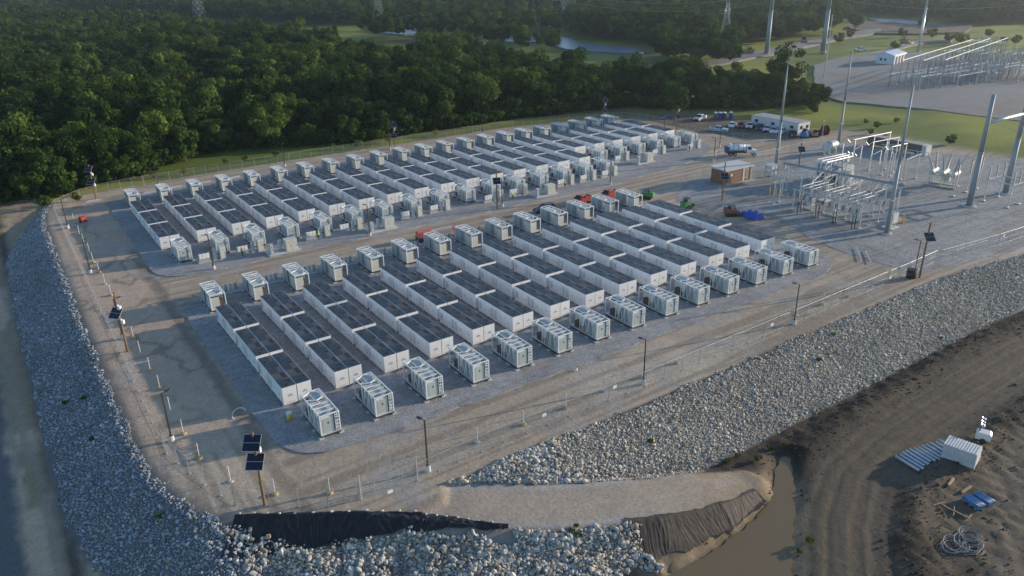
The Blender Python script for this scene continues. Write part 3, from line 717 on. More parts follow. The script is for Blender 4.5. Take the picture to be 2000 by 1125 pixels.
MID2 = px((1250, 108), (1390, 122), (1420, 108), (1390, 98), (1270, 92), (1262, 100))
def scatter(poly, sp, seed, jitter=0.42, clr=-3):
    r = np.random.default_rng(seed); P = np.array(poly)
    X, Y = np.meshgrid(np.arange(P[:, 0].min(), P[:, 0].max(), sp), np.arange(P[:, 1].min(), P[:, 1].max(), sp))
    X = X.ravel()+r.uniform(-jitter, jitter, X.size)*sp; Y = Y.ravel()+r.uniform(-jitter, jitter, Y.size)*sp
    ok = poly_sd(X, Y, poly) > 0
    for c in CLEAR: ok &= poly_sd(X, Y, c) < clr
    D = np.stack([X, Y, np.full(X.shape, 8.0)], 1)-CAM
    zz = D@CF; u = 1000+FPX*(D@CR)/zz; v = 562.5-FPX*(D@CU)/zz
    ok &= (zz > 0) & (u > -450) & (u < 2450) & (v > -70)
    return np.stack([X, Y, zz, u, v], 1)[ok]
und = scatter(MAIN, 2.6, 8)
und = und[(poly_sd(und[:, 0], und[:, 1], MAIN) < 7) & (und[:, 2] < 420)]
pts = np.concatenate([scatter(MAIN, 7.2, 1, 0.46), scatter(FAR1, 9.0, 2), scatter(FAR2, 8.0, 3), scatter(MID, 13.0, 4, 0.5, -3.0), scatter(MID2, 13.0, 5, 0.5, 0.0), scatter(MID4, 9.0, 6, 0.5, -2.0)])
pts = pts[np.argsort(pts[:, 2])]
n = len(pts); rr = np.random.default_rng(12)
edge = poly_sd(pts[:, 0], pts[:, 1], MAIN)
proto = rr.integers(0, 8, n); proto = np.where((edge > 0) & (edge < 4), rr.choice([3, 5, 6], n), proto)
scl = rr.uniform(0.78, 1.32, n)*(0.88+0.3*fbm(pts[:, 0]*0.012, pts[:, 1]*0.012, 5, 2))
scl = np.where((edge > 0) & (edge < 5), scl*0.85, scl)
rot = rr.uniform(0, 6.28, n)
print('trees', n)
inview = (pts[:, 3] > -30) & (pts[:, 3] < 2030)
ind = np.where(inview)[0][:300]
indset = set(ind.tolist())
tz = hgt(pts[:, 0], pts[:, 1], False)
def place_tree(name, k, loc, s, rz, label, grp=None, sz=1.0):
    t = thing(name, label, 'tree', loc, rz, grp); t.scale = (s, s, s*sz)
    put('crown', TREES[k][0], t); put('trunk', TREES[k][1], t)
    return t
cols = {}
for i in ind:
    X, Y = pts[i, 0], pts[i, 1]
    key = int(math.floor(X/PITX)) if 0 <= X < 147 else (-1-int(-X//12) if X < 0 else 100+int((X-147)//12))
    cols.setdefault(key, []).append(i)
for key, lst in sorted(cols.items()):
    for j, i in enumerate(sorted(lst, key=lambda q: pts[q, 1])):
        size_w = 'tall' if scl[i]*specs[proto[i]][2] > 13.5 else ('low' if scl[i]*specs[proto[i]][2] < 10 else 'middling')
        if 0 <= key < 100: lab, gp = '%s broadleaf tree, %s back from the wood edge behind %s far block row' % (size_w, ORD[j], ORD[key]), 'trees behind the far block'
        elif key < 0: lab, gp = '%s broadleaf tree, %s back from the wood edge, %s file left of far block' % (size_w, ORD[j], ORD[-1-key]), 'trees behind the left fence corner'
        else: lab, gp = '%s broadleaf tree, %s back from the wood edge, %s file right of far block' % (size_w, ORD[j], ORD[key-100]), 'trees behind the parking lot'
        place_tree('broadleaf_tree', int(proto[i]), (pts[i, 0], pts[i, 1], tz[i]-0.1), float(scl[i]), float(rot[i]), lab, gp)
place_tree('broadleaf_tree', 2, (*g(1670, 62), 0), 0.95, 1.0, 'round dark tree standing alone beside the distant road on the right')
place_tree('broadleaf_tree', 7, (*g(1316, 243, -.4), -0.4), 1.05, 2.0, 'tall loose crowned tree leaning over the parking lot left of the white pickup')
place_tree('broadleaf_tree', 5, (*g(1800, 58), 0), 1.0, 2.4, 'small pale tree beside the distant pond on the right')
# the rest of the wood: one mass
def gn_forest():
    pc = bpy.data.collections.new('tree_sources')
    for i, (cm, tm) in enumerate(TREES):
        nv = len(cm.vertices)
        mb = MB(); me = cm.copy(); me.name = 'tree_source'
        pc.objects.link(bpy.data.objects.new('tree_source_%02d' % i, me))
    keep = np.array([i for i in range(n) if i not in indset])
    pc.objects.link(bpy.data.objects.new('tree_source_%02d' % len(TREES), BUSH[0]))
    me = bpy.data.meshes.new('forest'); nk = len(keep); nu = len(und); me.vertices.add(nk+nu)
    r_ = np.random.default_rng(3)
    P_ = np.concatenate([np.stack([pts[keep, 0], pts[keep, 1], tz[keep]-0.2], 1), np.stack([und[:, 0], und[:, 1], hgt(und[:, 0], und[:, 1], False)-0.1], 1)])
    pr_ = np.concatenate([proto[keep], np.full(nu, len(TREES))]); sc_ = np.concatenate([scl[keep], r_.uniform(0.7, 1.7, nu)]); ro_ = np.concatenate([rot[keep], r_.uniform(0, 6.28, nu)])
    me.vertices.foreach_set('co', P_.astype(np.float32).ravel())
    a = me.attributes.new('proto', 'INT', 'POINT'); a.data.foreach_set('value', pr_.astype(np.int32))
    a = me.attributes.new('scl', 'FLOAT', 'POINT'); a.data.foreach_set('value', sc_.astype(np.float32))
    a = me.attributes.new('rot', 'FLOAT_VECTOR', 'POINT'); a.data.foreach_set('vector', np.stack([ro_*0, ro_*0, ro_], 1).astype(np.float32).ravel())
    me.update()
    o = put('forest', me); kind(o, 'stuff'); o['label'] = 'dense broadleaf wood stretching to the horizon behind the site'; o['category'] = 'wood'
    ng = bpy.data.node_groups.new('forest_instances', 'GeometryNodeTree')
    ng.interface.new_socket('Geometry', in_out='INPUT', socket_type='NodeSocketGeometry'); ng.interface.new_socket('Geometry', in_out='OUTPUT', socket_type='NodeSocketGeometry')
    N = ng.nodes; L = ng.links
    gi = N.new('NodeGroupInput'); go = N.new('NodeGroupOutput'); ip = N.new('GeometryNodeInstanceOnPoints'); ci = N.new('GeometryNodeCollectionInfo')
    ci.inputs['Collection'].default_value = pc; ci.inputs['Separate Children'].default_value = True; ci.inputs['Reset Children'].default_value = True
    ip.inputs['Pick Instance'].default_value = True
    def attr(nm, ty):
        q = N.new('GeometryNodeInputNamedAttribute'); q.data_type = ty; q.inputs['Name'].default_value = nm; return [s for s in q.outputs if s.enabled and s.name == 'Attribute'][0]
    L.new(gi.outputs[0], ip.inputs['Points']); L.new(ci.outputs[0], ip.inputs['Instance'])
    L.new(attr('proto', 'INT'), ip.inputs['Instance Index']); L.new(attr('rot', 'FLOAT_VECTOR'), ip.inputs['Rotation']); L.new(attr('scl', 'FLOAT'), ip.inputs['Scale'])
    L.new(ip.outputs[0], go.inputs[0])
    md = o.modifiers.new('instances', 'NODES'); md.node_group = ng
gn_forest()
def bush(p, s, label, grp=None, rz=0.0):
    t = thing('shrub', label, 'shrub', (p[0], p[1], hz(*p)), rz, grp); t.scale = (s, s, s)
    put('foliage', BUSHL, t); put('stem', BUSH[1], t)
bush(g(1858, 282), 1.0, 'round dark shrub standing alone in the green meadow behind the substation')
def bushes(lst, lo_, hi_, label, grp):
    for i, q in enumerate(sorted(lst)): bush(g(*q), random.uniform(lo_, hi_), label+', %s from left' % ORD[i], grp, random.random()*6)
bushes([(1700, 262), (1690, 240), (1725, 268), (1750, 240), (1712, 250)], .4, .8, 'pale green shrub in meadow grass behind the office trailer', 'meadow shrubs')
bushes([(1745, 92), (1750, 94), (1760, 70), (1850, 79), (1870, 80), (1880, 84), (1820, 72), (1960, 82), (1985, 84), (1930, 70), (1640, 82), (1660, 72), (1615, 74)], 1.2, 2.2, 'low shrub in the field near the distant switchyard', 'far field shrubs')
bushes([(480, 312), (440, 318), (540, 305), (650, 288), (700, 286), (360, 338), (150, 392), (90, 402), (300, 345), (760, 276), (850, 262)], .5, 1.0, 'low bush on the grass between fence and wood', 'bushes on the grass strip')
# ------------------------------------------------------------------ battery containers
CL, CW, CH, PIT_X, PIT_Y = 9.30, 1.74, 2.52, 6.694, 10.0
def make_container():
    t = thing('battery_container', 'proto', 'container')
    w, L_, h = CW, CL, CH
    b = MB()
    b.box(0, w, 0, L_, 0.22, h-0.10)
    b.build('body', WHITE, t)
    r = MB(); r.box(-0.012, w+0.012, -0.012, L_+0.012, h-0.10, h-0.015); r.build('roof_rim', WHITE, t)
    r = MB(); r.box(0.05, w-0.03, 0.10, L_-0.06, h-0.015, h+0.012); r.build('roof_deck', ROOFD, t)
    for (y0, y1, x0, x1) in ((0.16, 2.25, 0.10, w-0.10), (4.15, 5.7, 0.10, w*0.60), (5.95, 7.55, 0.12, w-0.12), (7.85, L_-0.12, 0.10, w-0.55)):
        p = MB(); p.box(x0, x1, y0, y1, h+0.012, h+0.05)
        n = 3
        for k in range(1, n): p.box(x0+0.03, x1-0.03, y0+(y1-y0)*k/n-0.02, y0+(y1-y0)*k/n+0.02, h+0.05, h+0.065)
        p.build('roof_panel', ROOFP, t)
    v = MB()
    for k in range(4): v.box(w*0.62, w*0.88, 2.55+k*0.38, 2.80+k*0.38, h+0.012, h+0.04)
    v.box(w*0.40, w*0.52, 0.55, 0.75, h+0.05, h+0.12); v.box(w*0.72, w*0.84, 1.35, 1.50, h+0.05, h+0.12); v.box(w*0.7, w*0.86, 5.75, 5.9, h+0.012, h+0.10); v.box(w*0.2, w*0.32, 7.62, 7.78, h+0.012, h+0.10)
    kind(v.build('roof_vents', BLACK, t), 'stuff')
    # long sides: door leaves with seams, louvres
    for sx, xs in ((-1, 0.0), (1, w)):
        s = MB()
        for k in range(1, 9):
            yy = L_*k/9
            s.box(xs-0.004 if sx < 0 else xs, xs if sx < 0 else xs+0.004, yy-0.012, yy+0.012, 0.32, h-0.2)
        kind(s.build('door_seams', SEAM, t), 'stuff')
        for (y0, y1, z0, z1) in ((L_*0.555, L_*0.625, 0.55, 2.1), (L_*0.455, L_*0.525, 0.55, 2.1), (L_*0.90, L_*0.985, 0.7, 1.9)):
            lv = MB()
            n = 9
            for k in range(n):
                za = z0+(z1-z0)*k/n
                lv.box(xs-0.02 if sx < 0 else xs, xs if sx < 0 else xs+0.02, y0, y1, za+0.02, za+(z1-z0)/n*0.62)
            kind(lv.build('louvre', SEAM, t), 'stuff')
        hd = MB()
        for k in (1, 3, 6, 8):
            yy = L_*k/9+0.12
            hd.box(xs-0.03 if sx < 0 else xs, xs if sx < 0 else xs+0.03, yy, yy+0.05, 1.15, 1.4)
        kind(hd.build('handles', DARKST, t), 'stuff')
    lg = MB()
    for (cx, s_) in ((w/2-0.17, 0.7), (w/2+0.03, 1.15), (w/2+0.22, 0.7)):
        for k in (-1, 1):
            a = (cx+k*0.17*s_, -0.006, 1.22); ap = (cx, -0.006, 1.22+0.30*s_)
            q = (cx+k*0.10*s_, -0.006, 1.22)
            lg.add([a, q, ap, (cx+k*0.01, -0.006, 1.22+0.34*s_)], [(0, 1, 2, 3) if k > 0 else (3, 2, 1, 0)])
    kind(lg.build('logo', LOGO, t), 'stuff')
    pl = MB(); pl.box(0.35, w-0.35, -0.01, 0, 0.40, 0.47); pl.build('rating_plate', SEAM, t)
    ft = MB()
    for yy in (0.25, 2.45, 4.65, 6.85, L_-0.25):
        ft.box(-0.10, w+0.08, yy-0.16, yy+0.16, 0.0, 0.22)
    kind(ft.build('footings', CONC, t), 'stuff')
    sk = MB(); sk.box(0.04, w-0.04, 0.03, L_-0.03, 0.14, 0.22); sk.build('skirt', DARKST, t)
    return t
proto_c = make_container()
first = [True]
def put_container(label, x, y, grp):
    if first[0]:
        first[0] = False; proto_c.location = (x, y, 0); proto_c['label'] = label; proto_c['group'] = grp
    else: clone(proto_c, label, (x, y, 0), 0, grp)
PAIRN = ['front', 'middle', 'rear']
def block(name, n, oy, npairs, first_pair=0):
    for k in n:
        for p in range(3-npairs, 3):
            for s in range(2):
                lab = 'white battery container, %s unit of %s pair, %s row from left, %s block' % (('left', 'right')[s], PAIRN[p], ORD[k], name)
                put_container(lab, k*PIT_X+s*(CW+0.10), oy+p*PIT_Y, 'battery containers of the %s block' % name)
block('near', range(14), 0.0, 3)
block('far', range(16), 67.9, 3)
block('far', range(16, 22), 67.9, 2)

# ------------------------------------------------------------------ inverter and transformer skids (20-foot frames)
def make_skid():
    t = thing('transformer_skid', 'proto', 'transformer skid')
    X, Y, Hh, p = 1.19, 3.03, 2.9, 0.12
    f = MB()
    for sx in (-1, 1):
        for yy in (-Y+p/2, Y-p/2): f.bar((sx*(X-p/2), yy, 0.42), (sx*(X-p/2), yy, Hh), p)
        f.bar((sx*(X-p/2), -Y+p, Hh-p/2-0.002), (sx*(X-p/2), Y-p, Hh-p/2-0.002), p)
    for yy in (-Y+p/2, Y-p/2): f.bar((-X+p, yy, Hh-p/2-0.002), (X-p, yy, Hh-p/2-0.002), p)
    for yy in (-2.1, -1.15, -0.25): f.bar((-X+p, yy, Hh-p/2-0.01), (X-p, yy, Hh-p/2-0.01), 0.09)
    f.bar((-X+p/2, 0.72, 0.42), (-X+p/2, 0.72, Hh-p), 0.10); f.bar((X-p/2, 0.72, 0.42), (X-p/2, 0.72, Hh-p), 0.10)
    f.build('frame', FRAME, t)
    hx = MB()   # hexagon of braces over the open bay
    zz = Hh-0.07
    pts = [(-X+p, 1.15), (0, 0.66), (X-p, 1.15), (X-p, 2.3), (0, 2.92), (-X+p, 2.3)]
    for a, b in ((0, 1), (1, 2), (3, 4), (4, 5)): hx.bar((*pts[a], zz), (*pts[b], zz), 0.12)
    kind(hx.build('roof_braces', FRAME, t), 'stuff')
    br = MB()   # V braces on the open long side
    xx = -X+0.05
    for y0, y1 in ((0.66, 0.18), (-0.30, 0.18), (-0.30, -0.78), (-1.26, -0.78)):
        br.bar((xx, y0, Hh-0.16), (xx, y1, 0.5), 0.07)
    br.bar((xx, -1.7, Hh-0.16), (xx, -2.9, 0.55), 0.07); br.bar((xx, -1.26, Hh-0.16), (xx, -1.26, 0.5), 0.07); br.bar((xx, -2.1, Hh-0.16), (xx, -2.1, 0.5), 0.06)
    br.build('side_braces', FRAME, t)
    dk = MB(); dk.box(-X, X, -Y, Y, 0.34, 0.42); dk.build('deck', mat('deck_pale_steel', (0.56, 0.57, 0.56), 0.6, var=0.1), t)
    bs = MB()
    for sx in (-1, 1): bs.box(sx*X-0.09*(sx > 0), sx*X+0.09*(sx < 0), -Y+0.03, Y-0.03, 0.10, 0.34)
    for yy in (-Y+0.1, -1.0, 1.0, Y-0.1): bs.box(-X+0.1, X-0.1, yy-0.06, yy+0.06, 0.12, 0.34)
    bs.build('base_beams', DARKST, t)
    fo = MB()
    for yy in (-Y+0.1, -1.0, 1.0, Y-0.1):
        for sx in (-1, 1): fo.box(sx*X-0.28, sx*X+0.28, yy-0.24, yy+0.24, -0.02, 0.10)
    kind(fo.build('footings', CONCW, t), 'stuff')
    c1 = MB(); c1.box(-0.98, 0.48, -2.88, -2.02, 0.42, 2.42); c1.build('control_cabinet', GREYC, t)
    dr = MB(); dr.box(-0.80, 0.22, -2.915, -2.88, 0.55, 2.32); d_ = dr.build('door', mat('door_blue_grey', (0.37, 0.42, 0.42), 0.5, var=0.04), t)
    hn = MB(); hn.box(-0.20, -0.10, -2.95, -2.915, 1.62, 1.85); hn.build('handle', BLACK, d_)
    c2 = MB(); c2.box(-0.98, 0.98, -1.98, -0.35, 0.42, 2.50); c2.box(-1.0, 1.0, -2.0, -0.33, 2.50, 2.56); c2.build('inverter_cabinet', GREYD, t)
    rf = MB(); rf.box(-1.0, 0.5, -2.9, -2.04, 2.42, 2.47); rf.box(-0.95, 0.95, -1.95, -0.4, 2.56, 2.60); rf.build('cabinet_roof', GREYC, t)
    rb = MB()
    for k in range(8): rb.box(-0.94+k*0.25, -0.94+k*0.25+0.13, 0.05, 0.62, 1.15, 2.72)
    kind(rb.build('radiator_fins', FRAME, t), 'stuff')
    rc = MB(); rc.box(-1.0, 1.0, -0.02, 0.05, 0.6, 2.66); rc.build('radiator_header', GREYC, t)
    c3 = MB(); c3.box(-0.20, 1.16, 1.0, 2.96, 0.42, 2.40); c3.build('transformer_cabinet', BEIGE, t)
    sl_ = MB(); sl_.box(-0.21, 1.172, 0.96, 3.0, 2.42, 2.60); sl_.build('vent_band', BLACK, t)
    tp = MB(); tp.box(-0.24, 1.18, 0.94, 3.0, 2.60, 2.67); tp.build('cabinet_lid', GREYC, t)
    tk = MB(); tk.box(-0.95, -0.25, 0.85, 2.2, 0.42, 1.35); tk.build('oil_tank', mat('tank_brown', (0.10, 0.065, 0.045), 0.6), t)
    pn = MB()   # closed long side, panels
    for (y0, y1, m_) in ((-2.9, -2.0, 0), (-1.95, -0.75, 0), (0.05, 0.62, 0)):
        pn.box(1.08, 1.14, y0, y1, 0.46, 2.62)
    kind(pn.build('side_panels', GREYD, t), 'stuff')
    ld = MB()   # framed rack on the door end
    for xx in (0.62, 0.86, 1.04): ld.bar((xx, -2.97, 0.45), (xx, -2.97, Hh-0.14), 0.05)
    for z_ in (0.9, 1.3, 1.75, 2.2, 2.5): ld.bar((0.62, -2.975, z_), (1.04, -2.975, z_), 0.09)
    ld.build('cable_rack', FRAME, t)
    bx = MB(); bx.box(0.66, 1.0, -2.86, -2.60, 0.5, 1.5); bx.build('junction_box', WHITE, t)
    tb = MB(); tb.box(0.1, 0.42, -2.55, -2.2, 2.47, 2.66); tb.box(-0.9, 0.1, -2.84, -2.7, 2.47, 2.55); tb.build('roof_box', WHITE, t)
    fan = MB(); fan.cyl((0.48, 1.95, 2.67), (0.48, 1.95, 2.70), 0.45, n=14); fan.build('fan_cowl', GREYC, t)
    return t
proto_s = make_skid(); fs = [True]
def put_skid(label, x, y, rz, grp):
    if fs[0]:
        fs[0] = False; proto_s.location = (x, y, 0); proto_s.rotation_euler.z = rz; proto_s['label'] = label; proto_s['group'] = grp
    else: clone(proto_s, label, (x, y, 0), rz, grp)
for k in range(14):
    put_skid('grey skid in white frame, fence end of %s row from left, near block' % ORD[k], k*PIT_X+2.32, -6.12, 0, 'transformer skids')
    put_skid('grey skid in white frame, inner road end of %s row from left, near block' % ORD[k], k*PIT_X+1.35, 36.2, math.pi, 'transformer skids')
for k in range(22):
    yf = 67.9-6.12+(10 if k > 15 else 0)
    put_skid('grey skid in white frame, inner road end of %s row from left, far block' % ORD[k], k*PIT_X+2.32, yf, 0, 'transformer skids')
    put_skid('grey skid in white frame, wood end of %s row from left, far block' % ORD[k], k*PIT_X+1.6, 104.2, math.pi, 'transformer skids')

# ------------------------------------------------------------------ cabinets along the inner road
def cab(mb, w, dpt, h): mb.box(-w/2, w/2, -dpt/2, dpt/2, 0.14, h)
def make_rack():
    t = thing('junction_box_rack', 'proto', 'electrical boxes')
    f = MB()
    for xx in (-0.95, 0.95): f.bar((xx, 0, 0.12), (xx, 0, 1.75), 0.08)
    f.bar((-0.95, 0, 1.55), (0.95, 0, 1.55), 0.06); f.bar((-0.95, 0, 0.75), (0.95, 0, 0.75), 0.06); f.box(-0.9, 0.9, -0.05, 0.25, 0.12, 0.5)
    f.build('stand', STEEL, t)
    for k in range(3):
        b = MB(); b.box(-0.88+k*0.60, -0.88+k*0.60+0.54, -0.30, -0.05, 0.72, 1.66); o = b.build('box', WHITE, t)
        d_ = MB(); d_.box(-0.85+k*0.60, -0.85+k*0.60+0.48, -0.32, -0.30, 0.76, 1.62); d_.build('lid', PVC, o)
    p = MB(); p.box(-1.15, 1.15, -0.5, 0.6, -0.02, 0.12); p.build('slab', CONC, t)
    return t
def make_cab(name, w, dpt, h, m, doors=1):
    t = thing(name, 'proto', 'cabinet')
    b = MB(); cab(b, w, dpt, h-0.06); b.build('body', m, t)
    b = MB(); b.box(-w/2-0.05, w/2+0.05, -dpt/2-0.06, dpt/2+0.05, h-0.06, h); b.build('roof', m if w > 1.2 else GREYC, t)
    for k in range(doors):
        a = -w/2+w*k/doors+0.05; e = -w/2+w*(k+1)/doors-0.05
        q = MB(); q.box(a, e, -dpt/2-0.025, -dpt/2, 0.25, h-0.15); o = q.build('door', m, t)
        q = MB(); q.box(e-0.16, e-0.10, -dpt/2-0.06, -dpt/2-0.025, h*0.45, h*0.45+0.22); q.box((a+e)/2-.07, (a+e)/2+.07, -dpt/2-0.032, -dpt/2-0.025, h*0.7, h*0.7+0.16); q.build('handle', DARKST, o)
    p = MB(); p.box(-w/2-0.2, w/2+0.2, -dpt/2-0.3, dpt/2+0.25, -0.02, 0.14); p.build('slab', CONC, t)
    return t
pr_rack = make_rack(); pr_tall = make_cab('tall_cabinet', 1.05, 0.9, 2.35, BEIGE); pr_nar = make_cab('narrow_cabinet', 0.55, 0.6, 2.0, GREYC); pr_wide = make_cab('switchgear_cabinet', 2.1, 1.5, 2.25, BEIGE, 2)
usedp = {}
def inst(p, label, loc, rz, grp):
    if p.name not in usedp:
        usedp[p.name] = 1; p.location = loc; p.rotation_euler.z = rz; p['label'] = label; p['group'] = grp; return p
    return clone(p, label, loc, rz, grp)
RK = [(5.0, 56.6), (11.8, 56.4), (25.0, 56.6), (32.0, 57.0), (45.5, 57.0), (52.4, 57.3), (65.6, 56.6), (72.6, 57.2), (86.0, 57.0), (92.7, 56.9), (99.4, 56.9), (112.0, 66.5), (124.4, 65.6), (137.0, 64.8)]
for i, (x_, y_) in enumerate(RK):
    o = ORD[i]+' from left'
    inst(pr_rack, 'rack of three white electrical boxes, %s' % o, (x_, y_, 0), 0, 'box racks by the inner road')
    inst(pr_nar, 'narrow grey cabinet between box rack and tall cabinet, %s of these' % o, (x_+2.0, y_+0.35, 0), 0, 'narrow cabinets')
    inst(pr_tall, 'tall pale grey cabinet beside a box rack, %s' % o, (x_+3.3, y_+0.1, 0), 0, 'tall cabinets')
for i, (x_, y_) in enumerate([(18.3, 53.6), (38.6, 54.2), (78.8, 53.9), (117.1, 62.2)]):
    o = ORD[i]+' switchgear group from left'
    p = MB(); p.box(x_-2.9, x_+3.0, y_-1.5, y_+1.6, -0.02, 0.16)
    tag(p.build('concrete_pad', CONCW), 'pale concrete slab under the %s' % o, 'slab', 'switchgear slabs')
    inst(pr_nar, 'narrow grey cabinet at left of the %s' % o, (x_-2.2, y_-0.6, 0.03), 0, 'narrow cabinets')
    inst(pr_nar, 'narrow cabinet with pale lid in the middle of the %s' % o, (x_-0.2, y_+0.6, 0.03), 0, 'narrow cabinets')
    inst(pr_wide, 'wide beige two door cabinet of the %s' % o, (x_+1.5, y_-0.3, 0.03), 0, 'switchgear cabinets')
def make_panel_rack():
    t = thing('panel_rack', 'proto', 'panel rack')
    f = MB()
    for xx in (-1.25, 1.25): f.bar((xx, 0, 0), (xx, 0, 1.9), 0.07)
    for z_ in (0.55, 1.35): f.bar((-1.25, 0, z_), (1.25, 0, z_), 0.05)
    f.build('stand', STEEL, t)
    for k in range(6):
        b = MB(); b.box(-1.12+k*0.38, -1.12+k*0.38+0.28, -0.16, -0.035, 0.42, 1.55); b.build('panel', (PVC, GREYD, PVC, GREYC, PVC, GREYD)[k], t)
    p = MB(); p.box(-1.5, 1.5, -0.35, 0.35, -0.02, 0.06); p.build('slab', CONC, t)
    return t
pr_pan = make_panel_rack()
for k in range(13):
    inst(pr_pan, 'rack of upright grey and white panels right of %s skid from left, near block' % ORD[k], (k*PIT_X+4.75, 39.7, 0), 0, 'panel racks on the inner road')
# ------------------------------------------------------------------ fences
def fence(label, pts, spacing=3.05, h=2.15, brace=True, rail=True, name='chain_link_fence', post_r=0.03, top_r=0.019):
    t = thing(name, label, 'fence', (pts[0][0], pts[0][1], 0))
    ox, oy = pts[0]
    P = []
    for i in range(len(pts)-1):
        a = np.array(pts[i]); b = np.array(pts[i+1]); L_ = np.hypot(*(b-a)); k = max(1, round(L_/spacing))
        for j in range(k): P.append(a+(b-a)*j/k)
    P.append(np.array(pts[-1]))
    P = [(p[0]-ox, p[1]-oy, hz(p[0], p[1])) for p in P]
    pm = MB(); pm.cyl((0, 0, -0.2), (0, 0, h+0.06), post_r, n=6); pm.ball((0, 0, h+0.06), post_r*1.3, 6, 4); pm = pm.mesh('post', STEEL)
    cm = MB(); cm.cyl((0, 0, -0.15), (0, 0, 0.06), 0.16, 0.13, 8); cm = cm.mesh('post_footing', CONC)
    for p in P:
        o = put('post', pm, t, p); put('footing', cm, o)
    if rail:
        r = MB(); r.tube([(p[0], p[1], p[2]+h) for p in P], top_r, 5); r.build('top_rail', STEEL, t)
    r = MB(); r.tube([(p[0], p[1], p[2]+0.12) for p in P], 0.008, 4); r.tube([(p[0], p[1], p[2]+h*0.5) for p in P], 0.006, 4); kind(r.build('tension_wire', STEEL, t), 'stuff')
    m = MB()
    for a, b in zip(P[:-1], P[1:]): m.add([(a[0], a[1], a[2]+0.05), (b[0], b[1], b[2]+0.05), (b[0], b[1], b[2]+h-0.02), (a[0], a[1], a[2]+h-0.02)], [(0, 1, 2, 3)])
    m.build('mesh', LINK, t)
    return t
C1 = [g(337, 893), g(340, 898), g(370, 923), g(399, 944), g(431, 966), g(459, 985)]
fence('chain link fence along the left bank, with pale posts and rail', [(-13.8, 108.5), (-13.8, 60), (-13.8, 0), (-13.85, -1.5)], 3.05)
fence('short chain link fence turning the near left corner above the stones', [(-13.85, -1.7), *C1[2:]], 2.9)
fence('chain link fence above the black sheet, left of the gate', [C1[-1], g(527, 987), g(584, 988), g(641, 988), g(702, 974)], 3.4)
fence('long chain link fence along the near bank, right of the gate', [g(818, 937), (11.5, -21.7), (17.6, -21.5), (38.7, -21.7), (68, -21.2), (99, -20.6), (108, -20.2)], 3.1)
fence('chain link fence on the right, beyond the leaning solar pole', [(109, -20.6), (125, -22.4), (145, -23.5), (170, -25.5)], 3.1)
fence('chain link fence curving behind the far left corner', [(-13.8, 108.7), (-13.2, 111.0), (-11.1, 113.6), (-7.6, 117.0), (-3.8, 119.2), (1.5, 120.4), (6.7, 121)], 3.0)
fence('long chain link fence between the far block and the wood', [(6.9, 121.05), (25, 122.2), (56.4, 122.4), (117, 121.8), (136, 117.5), (149.6, 111.4)], 3.05)
fence('chain link fence between the far block and the parking lot', [(149.8, 111.3), (156.3, 105.5), (156.4, 96), (155.2, 86), (154, 72), (160, 62), (168, 56.5)], 3.05)
fence('low visible chain link fence in front of the substation, near the leaning solar pole', [(104, -20.6), (105.4, -12), (106.4, -4)], 3.0, rail=False)
fence('chain link fence beside the brick building', [(108.5, 40.5), (114, 42.6), (120, 44.2)], 3.0, rail=False)
fence('chain link fence behind the brick building, up to the silver tank', [(127.5, 46.6), (141, 45.8), (158, 45.4)], 3.0)
fence('chain link fence panel beside the white tank truck', [(131.0, 51.0), (138.2, 55.2)], 3.0)
# gate in the near fence
gt = thing('fence_gate', 'wide chain link double gate between the black sheet and the ramp', 'gate', (0.15, -21.5, 0))
A = np.array(g(705, 974)); B2 = np.array(g(815, 938))
for k in range(2):
    a = A+(B2-A)*(0.02+0.5*k); b = A+(B2-A)*(0.47+0.5*k)
    a = a-np.array([0.15, -21.5]); b = b-np.array([0.15, -21.5])
    l = MB()
    for za in (0.15, 1.1, 2.1): l.tube([(a[0], a[1], za-0.1), (b[0], b[1], za-0.1)], 0.03, 6)
    for f_ in (0, 0.5, 1): q = a+(b-a)*f_; l.cyl((q[0], q[1], 0.0), (q[0], q[1], 2.05), 0.03, n=6)
    lo = l.build('gate_leaf', STEEL, gt)
    m = MB(); m.add([(a[0], a[1], 0.05), (b[0], b[1], 0.05), (b[0], b[1], 2.0), (a[0], a[1], 2.0)], [(0, 1, 2, 3)]); m.build('mesh', LINK, lo)
for q in (A, B2):
    q = q-np.array([0.15, -21.5]); l = MB(); l.cyl((q[0], q[1], -0.3), (q[0], q[1], 2.9), 0.075, n=8); l.build('gate_post', STEELL, gt)
# small signs hung on the fence
for i, (sx, nm) in enumerate(((22.9, 'single white sign on the near fence, left of the second lamp post'), (33.5, 'white sign on the near fence, left of the third lamp post'), (62.6, 'white sign on the near fence, left of the fourth lamp post'), (91.5, 'white sign on the near fence beside the black drum'), (126, 'white sign on the fence at far right'))):
    yy = -21.78 if sx < 100 else -22.66
    s = MB(); s.box(sx-0.28, sx+0.28, yy, yy+0.02, 1.35, 1.78); s.box(sx-0.2, sx+0.2, yy-0.004, yy, 1.5, 1.55); tag(s.build('fence_sign', PVC), nm, 'sign')
s = MB(); s.box(2.4, 2.95, -23.52, -23.50, 0.95, 1.35); tag(s.build('fence_sign', PVC), 'white sign wired to the gate beside the first lamp post', 'sign')

